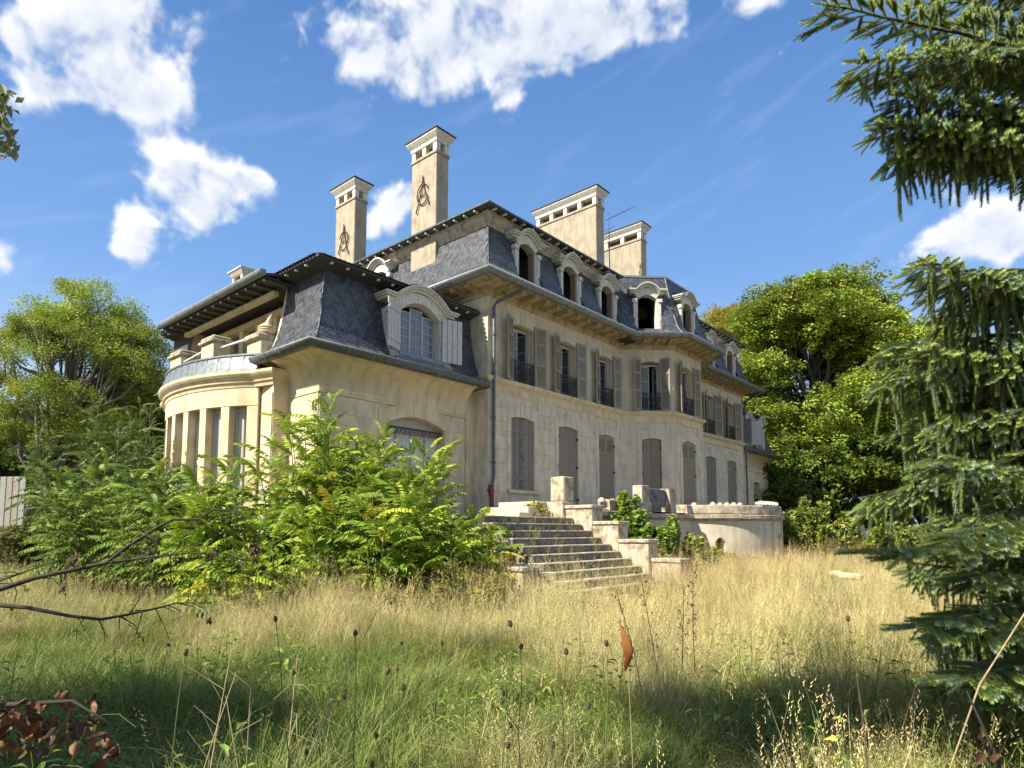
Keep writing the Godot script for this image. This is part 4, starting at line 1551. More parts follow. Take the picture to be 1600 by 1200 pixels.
	bbox(s, Vector3(-6.55, 6.42, -3.75), Vector3(-6.0, 7.16, -2.93), 0.02)
	add(house, "console", s, M.stone)
	s = st()
	bbox(s, Vector3(-6.66, 7.16, -3.85), Vector3(-5.9, 7.36, -2.92), 0.05)
	add(house, "console_cap", s, M.stone_weathered)
	s = st()
	var f0 := Vector3(-6.25, 7.36, -3.15)
	tube(s, [f0, f0 + Vector3(0, 0.05, 0), f0 + Vector3(0, 0.16, 0), f0 + Vector3(0, 0.28, 0), f0 + Vector3(0.02, 0.36, 0.03), f0 + Vector3(0.03, 0.5, 0.1), f0 + Vector3(0.03, 0.62, 0.17)], [0.16, 0.24, 0.26, 0.2, 0.1, 0.06, 0.01], 12)
	for k in 3:
		var ring := []
		for i in 13:
			ring.append(f0 + Vector3(cos(TAU * i / 12) * 0.25, 0.08 + k * 0.07, sin(TAU * i / 12) * 0.25))
		tube(s, ring, [0.025], 5, false)
	add(house, "finial", s, M.stone)
	# the white rods that replaced the balustrade
	s = st()
	tube(s, [Vector3(-6.6, 7.28, -3.8), Vector3(-6.75, 7.24, -5.1)], [0.035], 6)
	add(house, "rod", s, M.white_rod)
	s = st()
	tube(s, [Vector3(-6.85, 7.3, -5.95), Vector3(-6.85, 7.2, -7.5)], [0.03], 6)
	add(house, "rod", s, M.white_rod)
	# low vent turret on the wing roof
	s = st()
	for e in [[-0.3, -0.16], [0.16, 0.3]]:
		for d in [[-0.35, -0.22], [0.22, 0.35]]:
			box(s, Vector3(-5.85 + e[0], 9.0, -5.4 + d[0]), Vector3(-5.85 + e[1], 9.85, -5.4 + d[1]))
	box(s, Vector3(-6.2, 9.0, -5.8), Vector3(-5.5, 9.5, -5.0))
	add(house, "vent_turret", s, M.stone_gray)
	s = st()
	var vp := [v2(-6.15, -5.75), v2(-6.15, -5.05), v2(-5.55, -5.05), v2(-5.55, -5.75)]
	band(s, vp, [v2(-0.05, 9.80), v2(0.02, 9.82), v2(0.08, 9.92), v2(0.12, 9.96), v2(0.12, 10.0), v2(-0.3, 10.06)], false, false, true)
	add(house, "turret_cap", s, M.white_paint)

# ================================================================ steps and terrace
func build_terrace() -> void:
	# flight of worn steps
	var o := group(self, "stone_steps")
	tag(o, "weathered stone steps climbing from the tall grass to the terrace", "steps")
	for k in 11:
		var top := 2.0 - k * 0.17
		var z1 := 4.42 + k * 0.285
		var cuts := [-4.95, -4.1 + (k % 3) * 0.5, -2.75 + (k % 2) * 0.55, -1.52]
		for q in 3:
			var s := st()
			var j := rng.randf_range(-0.012, 0.012)
			bbox(s, Vector3(cuts[q] + 0.004, top - 0.035, z1 - 0.36 if k > 0 else z1 - 0.6), Vector3(cuts[q + 1] - 0.004, top + j * 0.5, z1 + j), 0.012)
			var tread := add(o, "step", s, M.step_stone)
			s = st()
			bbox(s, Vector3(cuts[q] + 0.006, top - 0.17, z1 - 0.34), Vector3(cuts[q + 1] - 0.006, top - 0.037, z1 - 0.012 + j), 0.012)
			add(tread, "riser", s, M.step_riser_stain_shade)
	var s := st()
	box(s, Vector3(-4.95, 0, -0.6), Vector3(-1.52, 1.84, 4.3))
	for k in 10:
		box(s, Vector3(-4.93, 0, 4.3 + k * 0.285), Vector3(-1.53, 1.66 - k * 0.17, 4.6 + k * 0.285))
	add(o, "step_core", s, M.step_stone)
	s = st()
	bbox(s, Vector3(-4.95, 1.84, -0.55), Vector3(-1.52, 1.99, 3.84), 0.01)
	add(o, "landing", s, M.step_stone)
	for k in 3:     # side steps up to the terrace
		s = st()
		bbox(s, Vector3(-2.75 + k * 0.36, 1.985, 2.2), Vector3(-1.3, 2.14 + k * 0.15, 3.6 - k * 0.01), 0.012)
		add(o, "side_step", s, M.stone)
	# stepped flanks
	var blocks := [[-1.5, -1.0, 4.12, 5.0, 2.33, 1], [-1.5, -1.02, 5.0, 5.78, 1.9, 0], [-1.5, -1.04, 5.78, 6.62, 1.45, 0], [-1.45, -1.0, 6.66, 7.4, 1.0, 0], [-5.42, -4.95, 4.55, 5.22, 1.36, 0], [-5.42, -4.9, 5.24, 5.95, 0.92, 0], [-5.42, -4.95, 3.8, 4.52, 1.8, 0]]
	for b in blocks:
		var g := group(self, "stair_block")
		g.position = Vector3(b[0], 0, b[2])
		s = st()
		bbox(s, Vector3(0, 0, 0.004), Vector3(b[1] - b[0], b[4] - 0.1, b[3] - b[2] - 0.004), 0.015)
		add(g, "shaft", s, M.stone_weathered)
		s = st()
		bbox(s, Vector3(-0.04, b[4] - 0.098, -0.0), Vector3(b[1] - b[0] + 0.06, b[4], b[3] - b[2] + 0.03), 0.02)
		add(g, "cap", s, M.step_stone)
		var where := {4.12: "topmost block of the right flank of the steps, moulded and chipped below the tall post", 5.0: "second block from the top on the right flank of the steps", 5.78: "third block down the right flank of the steps, streaked with black", 6.66: "lowest block at the foot of the right flank, half sunk in grass",
			4.55: "dark middle block on the left flank of the steps behind the white block", 5.24: "white lowest block on the left flank of the steps with flaking paint", 3.8: "upper block on the left flank of the steps hidden by leaves"}
		tag(g, where[b[2]], "stone block", "blocks flanking the steps")
	var p := group(self, "stone_post")
	p.position = Vector3(-1.5, 2.0, 3.64)
	s = st()
	bbox(s, Vector3(-0.1, 0.0, -0.1), Vector3(0.52, 0.44, 0.5), 0.02)
	add(p, "base", s, M.stone_weathered)
	s = st()
	bbox(s, Vector3(0.0, 0.44, 0.0), Vector3(0.46, 1.12, 0.46), 0.025)
	add(p, "shaft", s, M.stone_weathered)
	tag(p, "tall square stone post at the head of the steps", "post")
	# terrace with a rounded bastion
	var t := group(self, "terrace")
	tag(t, "old stone terrace along the front with rounded bastion and broken parapet", "terrace")
	var c := v2(8.5, 2.9)
	var R := 3.35
	var drum := arc_path(c, R, 26.6, 180.0, 26)
	var path := [v2(-1.0, 0.1), v2(-1.0, 4.4)] + drum + [v2(18.0, 2.9), v2(18.0, 0.1)]
	s = st()
	band(s, [v2(-1.0, 0.1), v2(-1.0, 4.4), drum[0]], [v2(0, 0), v2(0, 2.0), v2(-0.4, 2.0), v2(-0.4, 0)], false)
	add(t, "retaining_wall", s, M.stone_gray)
	s = st()
	band(s, [drum[26], v2(18.0, 2.9), v2(18.0, 0.1)], [v2(0, 0), v2(0, 2.0), v2(-0.4, 2.0), v2(-0.4, 0)], false)
	add(t, "retaining_wall", s, M.stone_gray)
	s = st()
	wedge(s, c, 26.6, 40.0, R - 0.45, R, 0, 2.0, 3)
	wedge(s, c, 40.0, 46.0, R - 0.45, R, 1.42, 2.0, 2)
	wedge(s, c, 46.0, 90.0, R - 0.45, R, 0, 2.0, 9)
	wedge(s, c, 102.0, 180.0, R - 0.45, R, 0, 2.0, 14)
	wedge(s, c, 90.0, 102.0, R - 0.45, R, 1.52, 2.0, 3)
	wedge(s, c, 90.0, 102.0, R - 0.45, R - 0.10, 0, 1.52, 3)
	for k in 6:     # arched heads of the opening and of the blind recess
		for q in [[40.0, 46.0, 1.42, 0.16, 0.0], [90.0, 102.0, 1.52, 0.14, 0.0]]:
			var a := lerpf(q[0], q[1], k / 6.0)
			var b := lerpf(q[0], q[1], (k + 1) / 6.0)
			var tt := (k + 0.5) / 3.0 - 1.0
			wedge(s, c, a, b, R - 0.44, R - 0.002, q[2] - q[3] * tt * tt, q[2] + 0.002, 1)
	add(t, "bastion_wall", s, M.stone_gray)
	for q in [[84.0, 89.5], [102.5, 108.0]]:
		s = st()
		wedge(s, c, q[0], q[1], R - 0.02, R + 0.05, 0, 1.99, 2)
		add(t, "pilaster", s, M.stone_gray)
	s = st()
	var poly := PackedVector2Array([v2(-1.0, 0.05)] + path.slice(1, path.size() - 1) + [v2(18.0, 0.05)])
	var ids := Geometry2D.triangulate_polygon(poly)
	for i in range(0, ids.size(), 3):
		tri(s, Vector3(poly[ids[i]].x, 2.26, poly[ids[i]].y), Vector3(poly[ids[i + 1]].x, 2.26, poly[ids[i + 1]].y), Vector3(poly[ids[i + 2]].x, 2.26, poly[ids[i + 2]].y))
	add(t, "paving", s, M.step_stone)
	# coping stones and plinth stones one by one
	var line := [v2(-1.0, 4.4)] + drum + [v2(12.5, 2.9), v2(13.6, 2.9), v2(14.8, 2.9)]
	var fine := []
	for i in line.size() - 1:
		var n := maxi(1, int(round(line[i].distance_to(line[i + 1]) / 0.4)))
		for k in n:
			fine.append(line[i].lerp(line[i + 1], float(k) / n))
	fine.append(line[-1])
	var o2 := outs(fine)
	var i0 := 0
	while i0 < fine.size() - 1:
		var i1 := mini(i0 + 3, fine.size() - 1)
		var seg := []
		for k in range(i0, i1 + 1):
			seg.append(fine[k])
		seg[0] = seg[0] + (seg[1] - seg[0]).normalized() * 0.006
		var dy := rng.randf_range(-0.012, 0.012)
		s = st()
		band(s, seg, [v2(-0.45, 2.0), v2(0.02, 2.0), v2(0.08, 2.05), v2(0.13, 2.08 + dy), v2(0.13, 2.19 + dy), v2(0.11, 2.21 + dy), v2(-0.45, 2.22 + dy), v2(-0.45, 2.0)])
		add(t, "coping_stone", s, M.stone_weathered)
		if fine[i0].x > 4.2 or (fine[i0].x > -0.6 and fine[i0].x < 2.0):
			s = st()
			band(s, seg, [v2(-0.36, 2.22 + dy), v2(0.03, 2.22 + dy), v2(0.05, 2.26), v2(0.03, 2.52 + dy), v2(0.0, 2.545 + dy), v2(-0.36, 2.55 + dy), v2(-0.36, 2.22 + dy)])
			add(t, "plinth_stone", s, M.stone_weathered)
		i0 = i1
	# stumps of the lost balusters
	var dome := st()
	tube(dome, [Vector3(0, -0.02, 0), Vector3(0, 0.03, 0), Vector3(0, 0.085, 0), Vector3(0, 0.11, 0)], [0.115, 0.11, 0.07, 0.02], 10)
	var dm := done(dome)
	for g in [28.5, 40.0, 44.5, 49.0, 53.5, 58.0]:
		var a := deg_to_rad(g)
		put(t, "baluster_stump", dm, M.stone_weathered, Transform3D(Basis(Vector3.UP, g).scaled(Vector3.ONE * rng.randf_range(0.85, 1.15)), Vector3(c.x - cos(a) * (R - 0.16), 2.54, c.y + sin(a) * (R - 0.16))))
	for x in [0.15, 0.75, 1.2, 1.6]:
		put(t, "baluster_stump", dm, M.stone_weathered, Transform3D(Basis.IDENTITY, Vector3(x, 2.5, 4.22)))
	# fallen balusters lying on the parapet
	var bal := st()
	tube(bal, [Vector3(-0.32, 0, 0), Vector3(-0.25, 0, 0), Vector3(-0.15, 0, 0), Vector3(0.0, 0, 0), Vector3(0.18, 0, 0), Vector3(0.3, 0, 0)], [0.07, 0.05, 0.085, 0.09, 0.045, 0.07], 9)
	var bmesh := done(bal)
	var wh := ["nearest", "second", "third", "fourth", "fifth", "farthest"]
	for k in 6:
		var a := deg_to_rad(76.0 + k * 4.4)
		var b := put(self, "fallen_baluster", bmesh, M.white_paint, Transform3D(Basis(Vector3.UP, 0.7 + rng.randf_range(-0.15, 0.15)), Vector3(c.x - cos(a) * (R - 0.2), 2.63, c.y + sin(a) * (R - 0.2))))
		tag(b, "white baluster lying across the bastion parapet, %s from the camera in its row" % wh[k], "baluster", "fallen balusters on the parapet")
	# a standing remnant of the parapet
	var r := group(self, "parapet_remnant")
	r.position = Vector3(2.1, 2.2, 4.08)
	s = st()
	bbox(s, Vector3(0, 0, 0), Vector3(0.46, 0.86, 0.34), 0.02)
	add(r, "post", s, M.stone_weathered)
	s = st()
	bbox(s, Vector3(0.47, 0.22, 0.08), Vector3(1.75, 0.80, 0.22), 0.02)
	add(r, "slab", s, M.board_gray)
	s = st()
	extrude(s, [v2(1.9, 0.0), v2(2.2, 0.0), v2(2.2, 0.84), v2(1.76, 0.84)], 0.0, 0.34)
	add(r, "post", s, M.stone_weathered)
	tag(r, "leftover piece of parapet with two pale posts and a dark slab between them", "parapet")
	# loose white stones in the grass
	var names := ["larger flat white stone lying in the dry grass beside the spruce", "smaller white stone lying just in front of the flat one"]
	for k in 2:
		s = st()
		bbox(s, Vector3(-0.3, 0, -0.16), Vector3(0.26, 0.16, 0.15), 0.05)
		var b := add(self, "stone", s, M.stone, Transform3D(Basis(Vector3.UP, 0.4 + k), Vector3(3.4 + k * 0.2 - k * 0.9, 0.42, 9.5 + k * 0.5)))
		tag(b, names[k], "stone")
	# block of old wall among the shrubs on the right
	var g2 := group(self, "wall_fragment")
	g2.position = Vector3(12.9, 0, 7.6)
	s = st()
	extrude(s, [v2(0, 0), v2(1.5, 0), v2(1.5, 1.5), v2(1.1, 1.9), v2(0, 2.0)], -0.3, 0.3)
	add(g2, "block", s, M.stone)
	s = st()
	bbox(s, Vector3(-1.3, 0, -0.28), Vector3(-0.02, 1.4, 0.28), 0.04)
	add(g2, "block", s, M.stone_gray)
	tag(g2, "pale broken piece of stone wall among the bushes right of the terrace", "wall")
	# pale fence at the far left
	var f := group(self, "panel_fence")
	f.position = Vector3(-7.75, 0, -22.6)
	f.rotation.y = atan2(FWD.x, FWD.z) + 0.25 - PI / 2 + 1.2
	for k in 6:
		s = st()
		bbox(s, Vector3(k * 0.34 + 0.01, 0.2, -0.04), Vector3(k * 0.34 + 0.325, 4.2, 0.04), 0.015)
		add(f, "panel", s, M.shutter_gray if k % 3 else M.shutter_green)
	s = st()
	box(s, Vector3(0, 3.4, 0.05), Vector3(2.05, 3.5, 0.1))
	add(f, "rail", s, M.stone_gray)
	tag(f, "whitewashed panel fence seen behind the bushes at the far left", "fence")

# ================================================================ plants
func rand_dir(r: RandomNumberGenerator) -> Vector3:
	var y := r.randf_range(-1, 1)
	var a := r.randf() * TAU
	var q := sqrt(1.0 - y * y)
	return Vector3(cos(a) * q, y, sin(a) * q)

func leaf_clump(n: int, rad: float, size: float, flat: float, shape: int, sd: int) -> Mesh:
	var r := RandomNumberGenerator.new()
	r.seed = sd
	var s := st()
	for i in n:
		var p := rand_dir(r) * rad * pow(r.randf(), 0.45)
		p.y *= 0.7
		var up := (Vector3.UP * flat + rand_dir(r)).normalized()
		var along := rand_dir(r).cross(up).normalized()
		var side := up.cross(along)
		var L := size * r.randf_range(0.7, 1.25)
		var v := r.randf_range(0.58, 0.9)
		s.set_color(Color(v * r.randf_range(0.9, 1.1), v, v * r.randf_range(0.7, 1.1)))
		var a := p - along * L * 0.5
		var b := p + along * L * 0.5 - up * L * 0.12
		if shape == 0:     # plain oval leaf folded on its midrib
			var m1 := p + side * L * 0.28 + up * L * 0.07
			var m2 := p - side * L * 0.28 + up * L * 0.07
			tri(s, a, m1, b); tri(s, a, b, m2)
		else:     # lobed maple leaf
			var pts := []
			for q in [[-0.5, 0.0], [-0.35, 0.42], [0.0, 0.22], [0.12, 0.58], [0.25, 0.2], [0.55, 0.0], [0.25, -0.2], [0.12, -0.58], [0.0, -0.22], [-0.35, -0.42]]:
				pts.append(p + along * L * q[0] + side * L * q[1] - up * absf(q[1]) * L * 0.25)
			for k in range(1, 9):
				tri(s, pts[0], pts[k], pts[k + 1])
	return done(s)

func scatter_tree(called: String, label: String, at: Vector3, h: float, rad: Vector2, bark: Material, leaf: Material, tint: Color, lobes: int, per: int, clump: Mesh, cs: float, sd: int, lean := Vector3.ZERO, base_frac := 0.35, tr := 0.35, grp := "") -> Node3D:
	var r := RandomNumberGenerator.new()
	r.seed = sd
	var o := group(self, called)
	o.position = at
	tag(o, label, "tree", grp)
	var top := Vector3(0, h * 0.72, 0) + lean
	var s := st()
	var tp := []
	var tw := []
	for i in 7:
		var q := i / 6.0
		tp.append(Vector3(lean.x * q * (2 - q), h * 0.72 * q, lean.z * q * (2 - q)) + Vector3(r.randf_range(-1, 1), 0, r.randf_range(-1, 1)) * tr * 0.6 * (1.0 if i > 0 else 0.0))
		tw.append(tr * (1.25 if i == 0 else lerpf(1.0, 0.3, q)))
	tube(s, tp, tw, 9)
	add(o, "trunk", s, bark)
	var xs := []
	var cols := PackedColorArray()
	var cy := h * (1.0 + base_frac) / 2.0
	for l in lobes:
		var d := rand_dir(r) * pow(r.randf_range(0.25, 1.0), 0.4)
		var taper := 1.0 - 0.35 * maxf(d.y, 0.0)
		var lr := rad.x * r.randf_range(0.15, 0.34)
		var c := Vector3(lean.x + d.x * (rad.x - lr) * taper, cy + d.y * (rad.y - lr * 0.8), lean.z + d.z * (rad.x - lr) * taper)
		var k := r.randf_range(0.35, 0.95)
		var from: Vector3 = tp[int(k * 6)]
		if from.y > c.y - 0.3:
			from = tp[2]
		var mid := from.lerp(c, 0.5) + Vector3(0, -0.06 * from.distance_to(c), 0) + rand_dir(r) * 0.4
		s = st()
		tube(s, [from, from.lerp(mid, 0.5) + rand_dir(r) * 0.15, mid, mid.lerp(c, 0.6) + rand_dir(r) * 0.3, c], [tr * 0.42, tr * 0.34, tr * 0.25, tr * 0.15, tr * 0.06], 5)
		for b in 4:
			var e := c + rand_dir(r) * lr * 0.8
			tube(s, [mid.lerp(c, r.randf_range(0.2, 0.9)), e], [tr * 0.1, tr * 0.03], 4)
		add(o, "limb", s, bark)
		var lv := r.randf_range(0.62, 1.22)
		for i in per:
			var e := rand_dir(r)
			if e.y < -0.25 and r.randf() < 0.7:
				e.y = -e.y
			var p := c + e * lr * Vector3(1.15, 0.62, 1.15) * pow(r.randf(), 0.35) * r.randf_range(0.85, 1.2)
			var b := Basis.from_euler(Vector3(r.randf_range(-0.5, 0.5), r.randf() * TAU, r.randf_range(-0.5, 0.5))).scaled(Vector3.ONE * cs * r.randf_range(0.7, 1.25))
			xs.append(Transform3D(b, p))
			var v := lv * r.randf_range(0.78, 1.2)
			cols.append(Color(tint.r * v * r.randf_range(0.9, 1.18), tint.g * v, tint.b * v * r.randf_range(0.8, 1.15)))
	copies(o, "crown", clump, leaf, xs, cols)
	return o

func at_ground(px: float, D: float) -> Vector3:      # a place so far ahead and so far to the side of the path
	return Vector3(EYE.x, 0, EYE.z) + FWD * D + RGT * px * D

func build_trees() -> void:
	var cl := leaf_clump(72, 0.64, 0.155, 1.3, 0, 31)
	var cm := leaf_clump(58, 0.72, 0.175, 1.5, 1, 32)
	var cf := leaf_clump(26, 0.60, 0.34, 1.2, 0, 33)
	var trs := "trees around the mansion"
	# right of the house
	scatter_tree("maple_tree", "broad yellow green maple with dense crown right of the mansion", at_ground(0.485, 50), 23.4, Vector2(9.0, 10.6), M.bark, M.leaf_far, Color(1.02, 1.1, 0.8), 80, 85, cm, 0.95, 101, Vector3.ZERO, 0.12, 0.42, trs)
	scatter_tree("tall_tree", "thin crowned brownish tree rising behind the roof right of the bay", at_ground(0.35, 64), 27.5, Vector2(5.6, 8.0), M.pale_bark, M.leaf_far, Color(1.0, 0.82, 0.66), 44, 26, cl, 1.15, 102, Vector3.ZERO, 0.35, 0.35, trs)
	scatter_tree("maple_tree", "yellowish maple partly hidden behind the spruce", at_ground(0.66, 54), 21.0, Vector2(7.2, 9.0), M.bark, M.leaf_far, Color(1.05, 1.08, 0.78), 60, 66, cm, 1.0, 103, Vector3.ZERO, 0.15, 0.4, trs)
	scatter_tree("lime_tree", "round green tree beyond the spruce at the right edge", at_ground(0.86, 46), 16.0, Vector2(6.5, 7.0), M.bark, M.leaf_far, Color(1.0, 1.05, 0.75), 20, 70, cl, 1.3, 104, Vector3.ZERO, 0.12, 0.35, trs)
	for k in 5:
		var ds := ["next to the terrace end", "below the left of the maple", "below the middle of the maple", "below the right of the maple", "behind the lower spruce boughs"]
		scatter_tree("yew_tree", "dark evergreen undergrowth tree " + ds[k], at_ground(0.415 + k * 0.075, 44 - k * 1.0 + (k % 2) * 2.5), 7.6 + (k % 3) * 0.8, Vector2(4.3, 4.0), M.dark_bark, M.leaf_far, Color(0.42, 0.52, 0.38), 14, 52, cf, 1.15, 110 + k, Vector3.ZERO, 0.02, 0.22, "dark trees under the maples")
	scatter_tree("lime_tree", "green tree closing the view at the right edge behind the spruce", at_ground(0.98, 44), 14.0, Vector2(6.0, 7.0), M.bark, M.leaf_far, Color(0.8, 0.9, 0.65), 20, 70, cl, 1.35, 105, Vector3.ZERO, 0.02, 0.35, trs)
	scatter_tree("lime_tree", "far olive tree seen between the maples", at_ground(0.60, 72), 21.0, Vector2(8.0, 10.0), M.bark, M.leaf_far, Color(0.85, 0.85, 0.6), 22, 70, cl, 1.7, 106, Vector3.ZERO, 0.02, 0.35, trs)
	scatter_tree("lime_tree", "far green tree seen behind the right hand maple", at_ground(0.82, 66), 18.0, Vector2(8.0, 9.0), M.bark, M.leaf_far, Color(0.8, 0.88, 0.6), 22, 70, cl, 1.7, 107, Vector3.ZERO, 0.02, 0.35, trs)
	# left of the house
	scatter_tree("plane_tree", "old pale barked tree with ivy on its forked trunk, left", at_ground(-0.80, 34), 15.9, Vector2(5.6, 5.9), M.pale_bark, M.leaf_far, Color(1.0, 1.1, 0.85), 58, 34, cl, 0.85, 121, Vector3(2.6, 0, 1.8), 0.3, 0.42, trs)
	scatter_tree("plane_tree", "light green tree in front of the far woods at the left edge", at_ground(-0.90, 40), 15.0, Vector2(4.8, 5.5), M.bark, M.leaf_far, Color(1.05, 1.08, 0.8), 40, 40, cl, 0.95, 122, Vector3.ZERO, 0.2, 0.35, trs)
	scatter_tree("lime_tree", "dense olive green tree just left of the rounded balcony", at_ground(-0.595, 47), 15.4, Vector2(5.0, 6.2), M.bark, M.leaf_far, Color(0.75, 0.82, 0.6), 44, 60, cl, 1.05, 123, Vector3.ZERO, 0.1, 0.35, trs)
	scatter_tree("lime_tree", "dull green tree behind the ivy trunk", at_ground(-0.72, 52), 13.5, Vector2(5.4, 6.2), M.bark, M.leaf_far, Color(0.7, 0.82, 0.6), 40, 55, cl, 1.15, 124, Vector3.ZERO, 0.05, 0.35, trs)
	for k in 4:
		var ds := ["behind the pale fence", "left of the pale fence", "between fence and the balcony", "at the far left edge"]
		scatter_tree("holly_tree", "dark shaded bush tree " + ds[k], at_ground([-0.70, -0.79, -0.63, -0.88][k], 40.0 + (k % 2) * 3), 7.0 + k * 0.4, Vector2(3.4, 3.6), M.dark_bark, M.leaf_far, Color(0.42, 0.52, 0.36), 14, 46, cf, 1.2, 130 + k, Vector3.ZERO, 0.0, 0.25, "dark trees under the plane trees")
	# ivy on the leaning trunk
	var xs := []
	var cols := PackedColorArray()
	var r := RandomNumberGenerator.new()
	r.seed = 55
	var b0 := at_ground(-0.80, 34)
	for i in 420:
		var q := r.randf()
		q = q * q * 0.62
		var c := b0 + Vector3(2.6 * q * (2 - q), 12.0 * q, 1.8 * q * (2 - q))
		var a := r.randf() * TAU
		xs.append(Transform3D(Basis.from_euler(Vector3(r.randf(), r.randf() * TAU, r.randf())).scaled(Vector3.ONE * 0.42), c + Vector3(cos(a), 0, sin(a)) * r.randf_range(0.45, 0.8)))
		var v := r.randf_range(0.5, 0.85)
		cols.append(Color(v * 0.75, v, v * 0.6))
	var ivy := copies(self, "ivy", cf, M.leaf_far, xs, cols)
	stuff(ivy, "ivy climbing the leaning trunk at the far left", "ivy")
	# the tree beside the photographer that throws its shade on the grass
	var tl := scatter_tree("ash_tree", "tall ash beside the viewer, one dark sprig reaching into the upper left corner", Vector3(-19.9, 0, 7.4), 7.4, Vector2(2.1, 1.7), M.bark, M.leaf_far, Color(0.55, 0.7, 0.5), 22, 18, cl, 0.85, 140, Vector3(0, 0, 0.3), 0.52, 0.22, trs)
	scatter_tree("ash_tree", "slim young ash out of view left of the viewer, casting the shade at lower right", Vector3(-18.6, 0, 10.6), 10.2, Vector2(1.3, 1.2), M.bark, M.leaf_far, Color(0.6, 0.75, 0.5), 9, 16, cl, 0.8, 141, Vector3.ZERO, 0.75, 0.12, trs)
	var s := st()
	var e0 := Vector3(-19.8, 5.0, 7.5) - tl.position
	var e1 := EYE + FWD * 5.2 - RGT * 4.44 + Vector3.UP * 3.72 - tl.position
	var e2 := EYE + FWD * 5.2 - RGT * 4.40 + Vector3.UP * 3.25 - tl.position
	tube(s, [e0, e0.lerp(e1, 0.5) + Vector3(0, 0.3, 0), e1, e2], [0.07, 0.04, 0.015, 0.006], 5)
	tube(s, [e1, e1 + RGT * 0.12 + Vector3(0, 0.05, 0)], [0.012, 0.005], 4)
	add(tl, "limb", s, M.dark_bark)
	var lx := []
	var lc := PackedColorArray()
	for i in 26:
		var p := e1.lerp(e2, r.randf()) + RGT * r.randf_range(-0.1, 0.13) + Vector3(0, r.randf_range(-0.15, 0.15), 0)
		lx.append(Transform3D(Basis.from_euler(Vector3(r.randf_range(-1, 1), r.randf() * TAU, r.randf_range(-1, 1))).scaled(Vector3.ONE * 0.16), p))
		lc.append(Color(0.3, 0.34, 0.22))
	copies(tl, "sprig", leaf_clump(7, 0.5, 0.6, 0.4, 0, 77), M.leaf, lx, lc)
	build_spruce()

# ---------------------------------------------------------------- the spruce beside the viewer
func sprig_mesh(n: int, L: float, sd: int) -> Mesh:
	var r := RandomNumberGenerator.new()
	r.seed = sd
	var s := st()
	s.set_color(Color(1.0, 0.7, 0.6))
	tube(s, [Vector3(0, -0.005, 0), Vector3(0, L, 0)], [0.0028, 0.0016], 3, false)
	for i in n:
		var y := L * (i + r.randf()) / n
		var a := i * 2.4 + r.randf_range(-0.3, 0.3)
		var o := Vector3(cos(a), 0, sin(a))
		var d := (o * r.randf_range(0.7, 1.1) + Vector3(0, r.randf_range(0.5, 0.95), 0)).normalized()
		var q := Vector3(-sin(a), 0, cos(a)) * 0.0021
		var l := r.randf_range(0.018, 0.027)
		var b := Vector3(0, y, 0)
		var v := r.randf_range(0.55, 0.9)
		s.set_color(Color(v * r.randf_range(0.85, 1.1), v, v * r.randf_range(0.8, 1.1)))
		var m := b + d * l * 0.6
		tri(s, b - q, b + q, m + q); tri(s, b - q, m + q, m - q); tri(s, m - q, m + q, b + d * l)
	return done(s)

